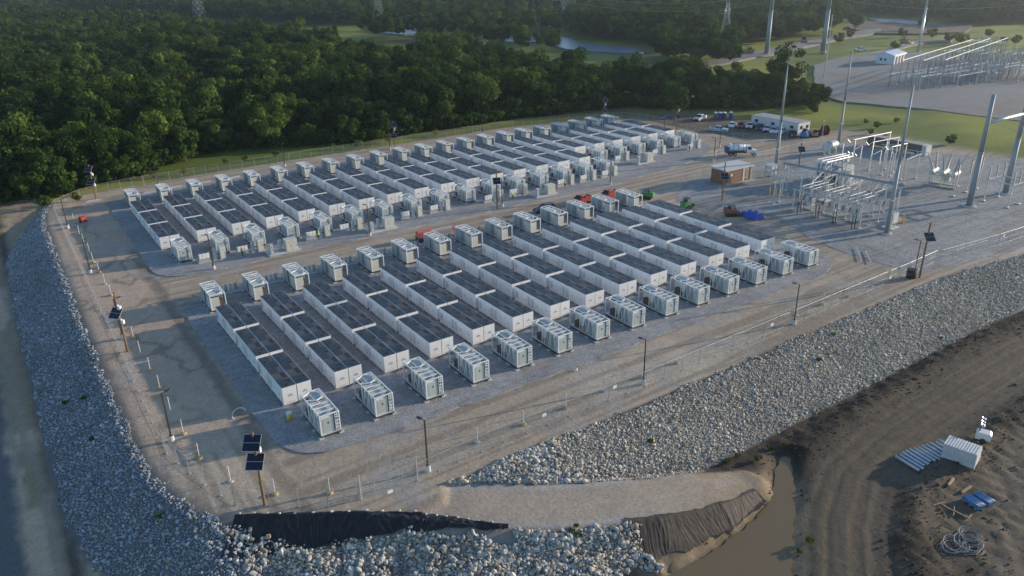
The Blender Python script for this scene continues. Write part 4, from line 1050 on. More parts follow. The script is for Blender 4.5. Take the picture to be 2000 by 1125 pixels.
# ------------------------------------------------------------------ lamp posts
def lamp_post(label, x_, y_, rz, h=6.3):
    t = thing('lamp_post', label, 'lamp post', (x_, y_, hz(x_, y_)), rz, 'dark lamp posts')
    b = MB(); b.cyl((0, 0, -0.3), (0, 0, 0.75), 0.32, 0.30, 14); b.build('concrete_base', CONCW, t)
    p = MB(); p.box(-0.17, 0.17, -0.17, 0.17, 0.75, 0.79); p.taper(-.075, .075, -.075, .075, 0.79, -.06, .06, -.06, .06, h); p.build('pole', BRONZE, t)
    a = MB(); a.bar((0, 0.05, h-0.08), (0, 0.55, h-0.02), 0.06); a.build('arm', BRONZE, t)
    l = MB(); l.hexa([(-.2, .45, h-.06), (.2, .45, h-.06), (.17, 1.05, h-.03), (-.17, 1.05, h-.03), (-.2, .45, h+.05), (.2, .45, h+.05), (.17, 1.05, h+.03), (-.17, 1.05, h+.03)]); lo = l.build('lamp_head', BRONZE, t)
    q = MB(); q.box(-.14, .14, .55, 1.0, h-.075, h-.062); q.build('lens', PVC, lo)
for i, (xx, yy) in enumerate(((8.1, -21.2), (38.8, -21.2), (68.2, -21.4), (99.0, -21.6))): lamp_post('dark lamp post on the near fence, %s from the gate' % ORD[i], xx, yy, 0.35)
for i, (xx, yy) in enumerate(((-12.8, 0.6), (-12.7, 32.1), (-12.7, 63.3), (-12.8, 94.2))): lamp_post('dark lamp post along the left fence, %s from the near corner' % ORD[i], xx, yy, -math.pi/2+0.3)
for i, (xx, yy) in enumerate(((5.4, 52.2), (35.1, 51.9), (66.4, 52.2), (96.4, 51.3), (132.1, 51.7))): lamp_post('dark lamp post on the inner road edge, %s from left' % ORD[i], xx, yy, 0.3)
for i, (xx, yy) in enumerate(((9.4, 117.1), (40.8, 117.1), (71.5, 117.4), (102.5, 117.2))): lamp_post('dark lamp post before the far fence, %s from left' % ORD[i], xx, yy, math.pi)
lamp_post('dark lamp post by the fence at the parking lot corner', 150.3, 88.2, math.pi/2)
lamp_post('dark lamp post beside the white tank truck', 145.8, 62.0, 1.0)

# ------------------------------------------------------------------ solar poles
def solar_pole(label, x_, y_, ptop, panels, rz, box_z=(), lean=0.0):
    z0 = hz(x_, y_); h = ptop
    t = thing('solar_pole', label, 'solar pole', (x_, y_, z0), rz, 'wooden poles with solar panels')
    p = MB(); p.cyl((0, 0, -0.4), (0, lean, h), 0.17, 0.12, 10); p.build('pole', WOOD, t)
    for zc in panels:
        b = MB(); b.bar((-0.75, -0.42, zc+0.02), (0.75, -0.42, zc+0.02), 0.06); b.bar((0, 0, zc), (0, -0.5, zc+0.0), 0.07); b.bar((0, -0.1, zc-0.6), (0, -0.55, zc-0.25), 0.05)
        m_ = b.build('bracket', ALU, t)
        c, s_ = math.cos(R(42)), math.sin(R(42))
        def pt(u, v, w): return (u, -0.50+v*c+w*s_*-1, zc+0.08+v*s_+w*c)
        f = MB(); f.hexa([pt(-.84, -.84, -.02), pt(.84, -.84, -.02), pt(.84, .84, -.02), pt(-.84, .84, -.02), pt(-.84, -.84, .02), pt(.84, -.84, .02), pt(.84, .84, .02), pt(-.84, .84, .02)])
        fo = f.build('panel_frame', ALU, t)
        for v0, v1 in ((-.80, -.02), (.02, .80)):
            for k in range(4):
                u0 = -.81+k*.405; q = MB()
                q.hexa([pt(u0+.002, v0, .02), pt(u0+.403, v0, .02), pt(u0+.403, v1, .02), pt(u0+.002, v1, .02), pt(u0+.002, v0, .028), pt(u0+.403, v0, .028), pt(u0+.403, v1, .028), pt(u0+.002, v1, .028)])
                q.build('cell_strip', SOLAR, fo)
    for k, (zc, sd_) in enumerate(box_z):
        b = MB(); b.box(0.13*sd_-0.0, 0.13*sd_+0.42*sd_, -0.16, 0.18, zc-.28, zc+.28); b.build('equipment_box', PVC, t)
        b = MB(); b.ball((0.42*sd_, -0.3, zc+0.45), 0.16, 8, 6); b.build('camera_dome', PVC, t)
    return t
def pole_at(bp, tp, *a, **k):
    xy = g(bp[0], bp[1]); return xy, topz(xy[0], xy[1], tp)
xy, h = pole_at((517, 985), 842)
solar_pole('wooden pole with two solar panels beside the gate corner', *xy, h, (h-0.95, h-3.1), -0.62, ((h-2.0, 1),))
xy, h = pole_at((249, 685), 570)
solar_pole('wooden pole with one tilted solar panel on the left fence line', *xy, h, (h-2.9,), -0.85, ((h-2.2, 1), (h-4.3, 1)))
xy, h = pole_at((1796, 541), 434)
solar_pole('leaning wooden pole with one solar panel at the right fence', *xy, h, (h-2.3,), -0.5, (), 0.0)
xy, h = pole_at((971, 408), 328)
solar_pole('wooden pole with one solar panel on the inner road edge', *xy, h, (h-2.6,), -0.4, ())
xy, h = pole_at((188, 388), 320)
solar_pole('wooden pole with two solar panels at the far left fence corner', *xy, h, (h-1.0, h-3.9), -0.6, ((h-2.3, 1), (h-4.8, 1)))
xy, h = pole_at((771, 287), 235)
solar_pole('wooden pole with two solar panels behind the middle of the far block', *xy, h, (h-1.0, h-4.2), -0.4, ((h-2.5, 1),))
xy, h = pole_at((1180, 231), 187)
solar_pole('wooden pole with two solar panels at the far end of the far fence', *xy, h, (h-1.2, h-4.6), -0.4, ((h-2.8, 1),))
xy, h = pole_at((1322, 251), 205)
solar_pole('wooden pole with one solar panel beside the leaning parking lot tree', *xy, h, (h-3.2,), -0.4, ((h-1.5, 1),))
xy, h = pole_at((1410, 392), 316)
solar_pole('wooden pole with one solar panel in front of the brick building', *xy, h, (h-3.0,), -0.6, ())
xy, h = pole_at((1560, 326), 278)
solar_pole('wooden pole with one solar panel left of the silver tank', *xy, h, (h-1.6,), -0.6, ((h-.3, 1),))

# ------------------------------------------------------------------ conduit stubs along the inside of the fence
ST = [(-11.2, 97.9), (-11.4, 88.0), (-11.4, 81.9), (-11.3, 75.4), (-11.5, 68.9), (-11.4, 62.9), (-11.4, 56.6), (-11.4, 50.4), (-11.4, 31.4), (-11.5, 25.7), (-11.4, 19.7), (-11.4, 13.8), (-11.5, 7.4), (-11.4, 1.3), (-11.1, -4.7), (-9.5, -10.8), (-6.4, -15.6), (-1.8, -18.7), (15.1, -19.8), (21.3, -19.9), (27.4, -20.0), (33.7, -19.7), (39.8, -19.9), (46.0, -19.8), (71.1, -19.7), (77.3, -19.7), (83.0, -20.1), (89.7, -19.9), (95.0, -20.4)]
pm = MB(); pm.cyl((0, 0, 0.1), (0, 0, 1.9), 0.05, n=8); pm.cyl((0, 0, 1.9), (0, 0, 1.96), 0.065, n=8); pm = pm.mesh('pipe', mat('weathered_white_pipe', (.60, .60, .58), .5))
cmA = MB(); cmA.cyl((0, 0, -0.1), (0, 0, 0.30), 0.36, 0.30, 12); cA = cmA.mesh('base_tub', mat('tub_straw', (0.36, 0.29, 0.16), 0.8)); cmB = MB(); cmB.cyl((0, 0, -0.1), (0, 0, 0.14), 0.36, 0.28, 12); cB = cmB.mesh('base_tub', CONC)
for i, (xx, yy) in enumerate(ST):
    if xx < -11: lab = 'white pipe marker on a tub, %s from the far end of left fence' % ORD[i]
    elif yy > -19.2: lab = 'white pipe marker on a tub, %s round the near left corner' % ORD[i-15]
    else: lab = 'white pipe marker on a tub, %s from gate along near fence' % ORD[i-18]
    t = thing('pipe_marker', lab, 'marker', (xx, yy, hz(xx, yy)), i*1.3, 'white pipe markers inside the fence')
    put('pipe', pm, t); put('base_tub', cA if i % 3 else cB, t)
# ------------------------------------------------------------------ substation
def mast(label, xy, ptop, r0, r1, mt=STEELB, name='steel_mast', lamps=True, spike=0.0, n=12):
    z0 = hz(*xy); H_ = topz(xy[0], xy[1], ptop)-z0
    t = thing(name, label, 'mast', (*xy, z0), 0.3)
    b = MB(); b.cyl((0, 0, -0.2), (0, 0, 0.25), r0*2.2, n=14); b.build('foundation', CONCW, t)
    p = MB(); p.cyl((0, 0, 0.25), (0, 0, 0.33), r0*1.7, n=14); p.cyl((0, 0, 0.33), (0, 0, H_*0.5), r0, (r0+r1)/2, n); p.cyl((0, 0, H_*0.5-0.4), (0, 0, H_*0.5), (r0+r1)/2+0.03, n=n); p.cyl((0, 0, H_*0.5), (0, 0, H_), (r0+r1)/2, r1, n)
    p.build('shaft', mt, t, True)
    if spike: p = MB(); p.cyl((0, 0, H_), (0, 0, H_+spike), 0.04, 0.02, 5); p.build('lightning_rod', STEEL, t)
    if lamps:
        for k in (-1, 1):
            l = MB(); l.bar((0, 0, 6.6), (k*0.75, -0.1, 6.7), 0.07); l.box(k*0.75-.2, k*0.75+.2, -0.4, 0.05, 6.6, 6.85); l.build('flood_lamp', STEEL, t)
    return t, H_
m1 = (115.1, -6.8); m2 = g(1513, 343); m3 = g(1636, 288); d1 = (144.5, -7.2); d2 = (160.0, -7.1)
mast('tall steel mast at the near end of the substation rack', m1, 165, 0.42, 0.16)
mast('tall steel mast behind the brick building at left of the substation', m2, 128, 0.45, 0.14, spike=4.5)
mast('tall steel mast behind the silver tank', m3, 100, 0.42, 0.14)
t, H1 = mast('thick steel column carrying the left end of the big cross beam', d1, 184, 0.62, 0.36, name='steel_column', lamps=False)
t, H2 = mast('thick steel column carrying the right end of the big cross beam', d2, 150, 0.62, 0.36, name='steel_column', lamps=False)
zb = topz(d1[0], d1[1], 240)
b = thing('cross_beam', 'pale steel cross beam high between two thick columns at right', 'beam', (d1[0], d1[1], zb))
q = MB(); q.cyl((0.2, 0, 0), (15.3, 0.1, 0), 0.33, n=12); q.build('tube', STEELL, b, True)
for k in (3.2, 7.6, 12.0):
    q = MB(); q.tube([(k, 0, -0.3), (k+1.2, -0.8, -1.0), (k+3.2, -2.2, -1.9), (k+6, -4, -2.6)], 0.05, 5); q.build('insulator_string', PORC, b)

def bx_(x0, x1, y0, y1, z0, z1): q = MB(); q.box(x0, x1, y0, y1, z0, z1); return q
# brick control building
bb = thing('control_building', 'small rust brown brick building with flat white roof beside the inner road', 'building', (117, 34.4, 0))
BRICK = mat('rust_brick', (0.215, 0.095, 0.050), 0.85, var=0.15, scale=2)
def brick_mat():
    m = BRICK; t_ = m.node_tree; N = t_.nodes; L = t_.links
    br = N.new('ShaderNodeTexBrick'); br.inputs['Scale'].default_value = 2.2; br.inputs[1].default_value = (0.235, 0.105, 0.055, 1); br.inputs[2].default_value = (0.175, 0.075, 0.042, 1); br.inputs[3].default_value = (0.26, 0.20, 0.15, 1)
    ge = N.new('ShaderNodeNewGeometry'); mp = N.new('ShaderNodeMapping'); mp.inputs['Rotation'].default_value = (R(90), 0, 0)
    L.new(ge.outputs['Position'], mp.inputs[0]); L.new(mp.outputs[0], br.inputs[0]); L.new(br.outputs[0], N['Principled BSDF'].inputs['Base Color'])
brick_mat()
bx_(0, 6.0, 0, 4.6, 0, 3.25).build('wall', BRICK, bb)
bx_(6.0, 8.9, 1.3, 4.6, 0, 3.25).build('recessed_wall', mat('tan_panel', (0.42, 0.33, 0.2), 0.7), bb)
bx_(5.7, 6.25, -0.06, 0.5, 0, 3.24).build('corner_pier', CONCW, bb)
bx_(8.4, 8.95, -0.06, 0.5, 0, 3.24).build('corner_pier', mat('tan_panel', (0.42, 0.33, 0.2)), bb)
bx_(6.4, 7.3, 1.22, 1.3, 0.1, 2.3).build('door', GREYC, bb)
bx_(7.5, 8.3, 1.0, 1.3, 0.6, 2.4).build('meter_cabinet', BEIGE, bb)
rf = MB(); rf.hexa([(-.35, -.35, 3.25), (9.3, -.35, 3.25), (9.3, 4.95, 3.25), (-.35, 4.95, 3.25), (-.35, -.35, 3.45), (9.3, -.35, 3.45), (9.3, 4.95, 3.72), (-.35, 4.95, 3.72)]); rf.build('roof', mat('hut_roof', (.60, .58, .55), .7, dirt=(.4, .36, .3)), bb)
bx_(1.2, 1.7, -0.3, -0.02, 1.9, 2.4).build('wall_lamp', PVC, bb)
bx_(-0.3, 9.4, -1.0, -0.1, -0.02, 0.12).build('step', CONC, bb)
# AC units / steel frame right of the building
t = thing('steel_rack', 'open steel rack of grey coolers right of the brick building', 'rack', (128.2, 30.5, 0))
for z_ in (1.6, 3.0):
    for k in range(2): bx_(-1.3+k*1.4, -0.1+k*1.4, -0.8, 0.8, z_, z_+0.9).build('cooler', GREYC, t)
q = MB()
for xx in (-1.4, 1.4):
    for yy in (-.9, .9): q.bar((xx, yy, 0), (xx, yy, 4.1), 0.1)
for z_ in (1.5, 2.9, 4.0):
    for yy in (-.9, .9): q.bar((-1.4, yy, z_), (1.4, yy, z_), 0.1)
q.build('frame', STEEL, t)
# insulators
def insul(mb, p, h, r=0.11, n=8, disc=5):
    for k in range(disc):
        z_ = p[2]+h*k/disc
        mb.cyl((p[0], p[1], z_), (p[0], p[1], z_+h/disc*0.5), r*1.35, r*0.7, n); mb.cyl((p[0], p[1], z_+h/disc*0.5), (p[0], p[1], z_+h/disc), r*0.7, r*0.7, n)
def frame_stand(label, x0, x1, y_, h, along='x', name='bus_stand', arm=True):
    t = thing(name, label, 'steel stand', (x0, y_, 0))
    L_ = x1-x0
    for k in (0, 1):
        q = MB(); q.bar((k*L_, 0, 0), (k*L_, 0, h), 0.2); q.box(k*L_-.3, k*L_+.3, -.3, .3, -0.05, 0.15); q.build('column', STEELL, t)
    q = MB(); q.bar((-0.5, 0, h+0.1), (L_+0.5, 0, h+0.1), 0.24); q.build('beam', STEELL, t)
    return t
# main transformer
tr = thing('power_transformer', 'large grey power transformer with banks of radiators and slanted bushings', 'transformer', (139.0, 21.5, 0), 0.0)
bx_(-3.2, 3.2, -4.8, 4.8, -0.05, 0.45).build('foundation', CONC, tr)
bx_(-1.5, 1.5, -3.2, 3.2, 0.5, 4.2).build('tank', GREYC, tr)
bx_(-1.6, 1.6, -3.3, 3.3, 4.2, 4.35).build('tank_lid', GREYC, tr)
for sx in (-1, 1):
    for k in range(7):
        q = MB(); q.box(sx*1.62 if sx > 0 else -2.95, 2.95 if sx > 0 else -1.62, -3.1+k*0.9, -3.1+k*0.9+0.52, 0.9, 4.1)
        for j in range(3): q.box((sx*1.62 if sx > 0 else -2.95)+0.05, (2.95 if sx > 0 else -1.62)-0.05, -3.1+k*0.9+0.10+j*0.14, -3.1+k*0.9+0.14+j*0.14, 4.1, 4.16)
        q.build('radiator', GREYD if k % 2 else GREYC, tr)
q = MB(); q.cyl((1.2, -2.6, 5.4), (1.2, 2.6, 5.4), 0.5, n=14); q.build('conservator', GREYC, tr, True)
for k in range(3):
    q = MB(); p0 = Vector((-0.4, -2.0+k*2.0, 4.3)); dv = Vector((-0.25 if k else 0.1, (k-1)*0.35, 1)).normalized()
    for j in range(8): q.cyl(p0+dv*(0.35*j), p0+dv*(0.35*j+0.2), 0.24-0.012*j, 0.16, 8)
    q.cyl(p0+dv*2.8, p0+dv*3.2, 0.07, n=6); q.build('high_voltage_bushing', PORC, tr)
    q = MB(); insul(q, (0.9, -1.2+k*1.1, 4.35), 0.9, 0.10); q.build('low_voltage_bushing', PORCB, tr)
bx_(-3.1, -2.4, -4.5, -3.5, 0.5, 2.4).build('control_cabinet', BEIGE, tr)
bx_(-1.2, 0.8, -4.6, -3.4, 0.5, 3.6).build('tap_changer', mat('pale_tank', (0.58, 0.58, 0.53)), tr)
for k in range(3):
    q = MB(); q.cyl((-3.02, -2.4+k*1.5, 1.7), (-3.12, -2.4+k*1.5, 1.7), 0.5, n=14); q.build('cooling_fan', DARKST, tr)
# low bus rack: nine pale pipes over a row of breakers and switches
rk = thing('bus_rack', 'low steel rack carrying nine pale bus pipes beside the near mast', 'bus rack', (112.0, -4.0, 0))
for row in range(3):
    for k in range(3):
        yy = 3.2+row*5.0+k*1.35
        q = MB(); q.cyl((1.0, yy, 5.3), (8.5, yy, 5.3), 0.075, n=8); pipe = q.build('bus_pipe', STEELL, rk)
        q = MB()
        for xx in (1.6, 4.6, 7.8): insul(q, (xx, yy, 4.45), 0.8, 0.10)
        kind(q.build('insulators', PORC, rk), 'stuff')
for xx in (1.6, 4.6, 7.8):
    q = MB(); q.bar((xx, 1.8, 4.3), (xx, 17.8, 4.3), 0.2); q.build('beam', STEEL, rk)
    for yy in (2.0, 7.1, 12.1, 17.4):
        q = MB(); q.bar((xx, yy, 0), (xx, yy, 4.2), 0.18); q.box(xx-.28, xx+.28, yy-.28, yy+.28, -0.05, 0.12); q.build('column', STEELL, rk)
for xx in (0.3, 9.2):
    q = MB(); q.bar((xx, 1.8, 3.0), (xx, 17.6, 3.0), 0.16); q.build('switch_beam', STEELB, rk)
    q = MB()
    for k in range(11):
        yy = 2.3+k*1.5; insul(q, (xx, yy, 3.1), 0.7, 0.09, 6, 4); insul(q, (xx+0.45, yy, 3.1), 0.7, 0.09, 6, 4); q.bar((xx-0.1, yy, 3.85), (xx+0.9, yy, 3.95), 0.06)
    kind(q.build('switch_blades', DARKST, rk), 'stuff')
for i, yy in enumerate((2.4, 6.6, 10.6, 14.8)):
    for xx in (0.0, 1.0):
        q = MB(); q.cyl((xx-0.3, yy, 0), (xx-0.3, yy, 2.9), 0.10, n=7); q.build('dark_post', DARKST, rk)
for i, yy in enumerate((5.2, 10.2, 15.3)):
    c = thing('circuit_breaker', 'grey circuit breaker cabinet under the bus rack, %s from the near mast' % ORD[i], 'breaker', (116.9, -4.0+yy, 0))
    bx_(-1.0, 1.0, -0.8, 0.8, -0.03, 0.18).build('slab', CONC, c)
    q = MB()
    for a in (-.7, .7):
        for b_ in (-.5, .5): q.bar((a, b_, 0.18), (a, b_, 0.9), 0.1)
    q.build('legs', STEEL, c)
    bx_(-.85, .85, -.65, .65, 0.9, 2.6).build('cabinet', GREYC, c)
    q = MB()
    for k in range(3):
        insul(q, (-.5, -.4+k*.4, 2.6), 1.0, 0.08, 6, 4); insul(q, (.5, -.4+k*.4, 2.6), 1.0, 0.08, 6, 4)
    kind(q.build('bushings', PORC, c), 'stuff')
for i, p in enumerate((g(1738, 444), g(1610, 391))):
    c = thing('circuit_breaker', ('grey breaker cabinet on legs right of the near mast', 'grey breaker cabinet on a pale slab under the small gantry by the left mast')[i], 'breaker', (*p, 0))
    bx_(-1.3, 1.3, -1.1, 1.1, -0.03, 0.2).build('slab', CONCW, c)
    q = MB()
    for a in (-.75, .75):
        for b_ in (-.5, .5): q.bar((a, b_, 0.2), (a, b_, 1.0), 0.1)
    q.build('legs', STEEL, c)
    bx_(-1.0, 1.0, -.8, .8, 1.0, 3.1).build('cabinet', GREYC, c)
    bx_(-.7, .7, -.83, -.8, 1.3, 2.8).build('door', GREYC, c)
    q = MB()
    for k in range(3): insul(q, (-.5, -.45+k*.45, 3.1), 1.1, 0.08, 6, 4); insul(q, (.5, -.45+k*.45, 3.1), 1.1, 0.08, 6, 4)
    kind(q.build('bushings', PORC, c), 'stuff')
q = MB()
for row in range(3):
    for k in range(3):
        yy = 3.2+row*5.0+k*1.35
        for xx in (1.2, 3.2, 5.6, 8.3): q.tube([(xx, yy, 5.3), (xx+.15, yy+.1, 4.6), (xx-.1, yy+.05, 3.6)], .03, 4)
        q.tube([(8.5, yy, 5.3), (10.5, yy+.4, 5.9), (13.0, yy+1.0, 7.0)], .035, 4)
kind(q.build('drop_conductors', STEEL, rk), 'stuff')
# long high bus crossing the middle
hb = thing('high_bus', 'long high bundle of blue grey bus pipes crossing the middle of the substation', 'bus', (0, 0, 0))
a0 = g(1530, 320, 7.2); a1 = g(1768, 365, 7.2)
for k in range(3):
    q = MB(); q.cyl((a0[0]+k*0.55, a0[1]+k*0.35, 7.2), (a1[0]+k*0.55, a1[1]+k*0.35, 7.2), 0.09, n=8); q.build('bus_pipe', STEELB, hb)
for f_ in (0.02, 0.28, 0.52, 0.76, 0.97):
    xx = a0[0]+(a1[0]-a0[0])*f_; yy = a0[1]+(a1[1]-a0[1])*f_
    q = MB(); q.bar((xx, yy, 0), (xx, yy, 6.2), 0.2); q.box(xx-.3, xx+.3, yy-.3, yy+.3, -.05, .15); q.build('column', STEELL, hb)
    q = MB(); q.bar((xx-0.4, yy-0.3, 6.25), (xx+1.6, yy+1.0, 6.25), 0.2); q.build('cross_arm', STEELL, hb)
    q = MB()
    for k in range(3): insul(q, (xx+k*.55, yy+k*.35, 6.3), 0.85, 0.09)
    kind(q.build('insulators', PORC, hb), 'stuff')
# small gantries
def gantry(label, p, q_, h, nb=3, bl=4.5, name='bus_gantry'):
    t = thing(name, label, 'gantry', (p[0], p[1], 0))
    dx, dy = q_[0]-p[0], q_[1]-p[1]; L_ = math.hypot(dx, dy); u = (dx/L_, dy/L_); v = (-u[1], u[0])
    for k in (0, 1):
        c = MB(); X, Y = dx*k, dy*k; c.bar((X, Y, 0), (X, Y, h), 0.2); c.box(X-.3, X+.3, Y-.3, Y+.3, -.05, .15); c.build('column', STEELL, t)
    c = MB(); c.bar((-u[0]*.6, -u[1]*.6, h+.1), (dx+u[0]*.6, dy+u[1]*.6, h+.1), 0.24); c.build('beam', STEELL, t)
    for k in range(nb):
        f_ = (k+0.5)/nb; X, Y = dx*f_, dy*f_
        c = MB(); insul(c, (X, Y, h+.22), 0.8, 0.10); o = c.build('insulator', PORC, t)
        c = MB(); c.cyl((X-v[0]*bl/2, Y-v[1]*bl/2, h+1.1), (X+v[0]*bl/2, Y+v[1]*bl/2, h+1.1), 0.07, n=7); c.build('bus_pipe', STEELL, t)
    return t
for i, (xx, yy) in enumerate(((122.6, 1.0), (123.6, 7.5), (124.8, 14.0))): gantry('pale cross gantry between the bus rack and the transformer, %s from the near mast' % ORD[i], (xx, yy), (xx+4.5, yy+.4), 4.8, 3, 4.5)
gantry('pale gantry with three short pipes in front of the left mast', g(1510, 397), g(1521, 394), 4.6, 3, 5)
gantry('pale gantry over the breaker cabinet beside the left mast', g(1560, 394), g(1535, 372), 5.0, 3, 4)
gantry('pale switch gantry left of the large transformer', g(1580, 405), g(1612, 372), 5.4, 4, 4)
t = thing('bus_pipes', 'three bright curved bus pipes above the large transformer', 'bus', (0, 0, 0))
for k in range(3):
    p0 = g(1595+k*9, 312+k*3, 7.6); p1 = g(1652+k*7, 300+k*2.4, 7.6)
    q = MB(); q.tube([(p0[0], p0[1], 6.4), (p0[0]+.1, p0[1], 7.2), (p0[0]+.5, p0[1]+.1, 7.6), ((p0[0]+p1[0])/2, (p0[1]+p1[1])/2, 7.6), (p1[0], p1[1], 7.6), (p1[0]+.5, p1[1]-.1, 8.0), (p1[0]+1.0, p1[1]-.2, 7.5)], 0.13, 7); q.build('bus_pipe', STEELL, t)
    for f_ in (.2, .8):
        X = p0[0]+(p1[0]-p0[0])*f_; Y = p0[1]+(p1[1]-p0[1])*f_; q = MB(); insul(q, (X, Y, 6.5), 1.0, .11); q.bar((X, Y, 0), (X, Y, 6.5), 0.16); q.build('support', STEEL, t)
# rear high-voltage bus: three long pale pipes on insulators and stands
for i, (pa, pb) in enumerate((((1668, 273), (1741, 258)), ((1704, 278), (1757, 268)), ((1742, 287), (1772, 280)))):
    t = thing('high_voltage_bus', 'long pale high bus pipe on stands behind the transformer, %s from left' % ORD[i], 'bus', (0, 0, 0), 0, 'high voltage bus pipes')
    a = g(*pa, 8.5); b_ = g(*pb, 8.5)
    q = MB(); q.cyl((*a, 8.5), (*b_, 8.5), 0.13, n=8); q.build('bus_pipe', STEELL, t)
    c_ = (a[0]-3.5, a[1]+0.3); q = MB(); q.tube([(*a, 8.5), ((a[0]*2+c_[0])/3, (a[1]*2+c_[1])/3, 8.0), ((a[0]+2*c_[0])/3, (a[1]+2*c_[1])/3, 8.9), (c_[0], c_[1], 8.2), (c_[0]-2.5, c_[1]+.2, 7.6)], 0.09, 6); q.build('flexible_jumper', STEELL, t)
    for f_ in (0.04, 0.55, 0.97):
        X = a[0]+(b_[0]-a[0])*f_; Y = a[1]+(b_[1]-a[1])*f_
        q = MB(); q.bar((X, Y, 0), (X, Y, 5.4), 0.2); q.box(X-.35, X+.35, Y-.35, Y+.35, -.05, .15); q.build('column', STEELL, t)
        q = MB(); insul(q, (X, Y, 5.4), 3.0, .12, 7, 9); q.build('insulator', PORC, t)
    q = MB(); q.bar((c_[0], c_[1], 0), (c_[0], c_[1], 5.2), 0.18); insul(q, (c_[0], c_[1], 5.2), 3.0, .12, 7, 8); q.build('switch_post', STEEL, t)
gantry('pale gantry with raised switch frame right of the third bus pipe', g(1764, 358), g(1788, 348), 5.6, 2, 7)
gantry('pale low gantry behind the large transformer', g(1738, 344), g(1728, 330), 5.2, 3, 4)
# dead tank breaker with V bushings
def dead_tank(label, p, rz=0.0, s=1.0, grp=None):
    t = thing('dead_tank_breaker', label, 'breaker', (*p, 0), rz, grp); t.scale = (s, s, s)
    for k in range(3):
        y0 = -1.7+k*1.7
        q = MB(); q.cyl((-1.3, y0, 2.3), (1.3, y0, 2.3), 0.42, n=12); q.ball((-1.3, y0, 2.3), 0.42, 10, 6); q.ball((1.3, y0, 2.3), 0.42, 10, 6); q.build('tank', GREYC, t)
        for sx in (-1, 1):
            q = MB(); p0 = Vector((sx*0.8, y0, 2.6)); dv = Vector((sx*0.55, (k-1)*0.25, 1)).normalized()
            for j in range(9): q.cyl(p0+dv*(0.34*j), p0+dv*(0.34*j+0.2), 0.23-0.01*j, 0.15-.006*j, 8)
            q.cyl(p0+dv*3.05, p0+dv*3.5, 0.05, n=6); q.build('bushing', PORC, t)
    q = MB()
    for a in (-.9, .9):
        for b_ in (-1.9, 0, 1.9): q.bar((a, b_, 0), (a, b_, 1.9), 0.14)
        q.bar((a, -2.0, 1.85), (a, 2.0, 1.85), 0.16)
    q.build('frame', STEEL, t)
    bx_(1.3, 2.0, -0.6, 0.6, 0.5, 1.9).build('control_box', GREYC, t)
    for a in (-.9, .9): bx_(a-.4, a+.4, -2.3, 2.3, -0.04, 0.16).build('slab', CONC, t)
    return t
dead_tank('breaker with six V shaped bushings on the open gravel right of the transformer', g(1840, 362), 0.2, 1.35)
# switch stands by the big column
for i, p in enumerate(((1862, 383), (1887, 375), (1908, 368))):
    xy = g(*p); t = thing('switch_stand', 'slim switch post left of the big column, %s from left' % ORD[i], 'steel stand', (*xy, 0), 0, 'slim switch posts')
    q = MB(); q.bar((0, 0, 0), (0, 0, 4.2), 0.16); q.box(-.35, .35, -.35, .35, -.05, .12); q.build('column', STEELL, t)
    q = MB(); insul(q, (0, 0, 4.2), 3.0, .13, 7, 9); q.bar((-.6, 0, 7.3), (.6, 0, 7.3), .1); q.build('insulator', PORCB, t)
sf = thing('insulator_stand', 'low wide steel frame with upright insulators between the two big columns', 'switch frame', (0, 0, 0))
cs = [g(1921, 392), g(1950, 384), g(1968, 405), g(1990, 398)]
for c in cs:
    q = MB(); q.bar((*c, 0), (*c, 4.6), 0.18); q.box(c[0]-.35, c[0]+.35, c[1]-.35, c[1]+.35, -.05, .12); q.build('column', STEELL, sf)
for a, b_ in ((0, 1), (2, 3), (0, 2), (1, 3)):
    q = MB(); q.bar((*cs[a], 4.7), (*cs[b_], 4.7), 0.22); q.build('beam', STEELL, sf)
for k in range(6):
    f_ = (k % 3)/2; A_, B_ = (cs[0], cs[1]) if k < 3 else (cs[2], cs[3])
    X = A_[0]+(B_[0]-A_[0])*f_; Y = A_[1]+(B_[1]-A_[1])*f_
    q = MB(); insul(q, (X, Y, 4.8), 2.4, .13, 7, 8); q.box(X-.5, X+.5, Y-.12, Y+.12, 7.2, 7.45); q.build('insulator', STEELB, sf)
# silver tank by the fence
xy = g(1620, 298); t = thing('steel_tank', 'silver horizontal cylinder tank by the substation fence', 'tank', (*xy, 0), 0.15)
q = MB(); q.cyl((-2.6, 0, 1.9), (2.6, 0, 1.9), 1.15, n=20); q.build('shell', mat('bright_galvanised', (0.62, 0.64, 0.65), 0.35, metal=0.5), t, True)
for xx in (-0.9, 0.9, 2.3): q = MB(); q.cyl((xx-.05, 0, 1.9), (xx+.05, 0, 1.9), 1.2, n=20); q.build('band', DARKST, t)
for xx in (-1.8, 1.8): bx_(xx-.2, xx+.2, -.9, .9, 0, 1.1).build('saddle', STEEL, t)
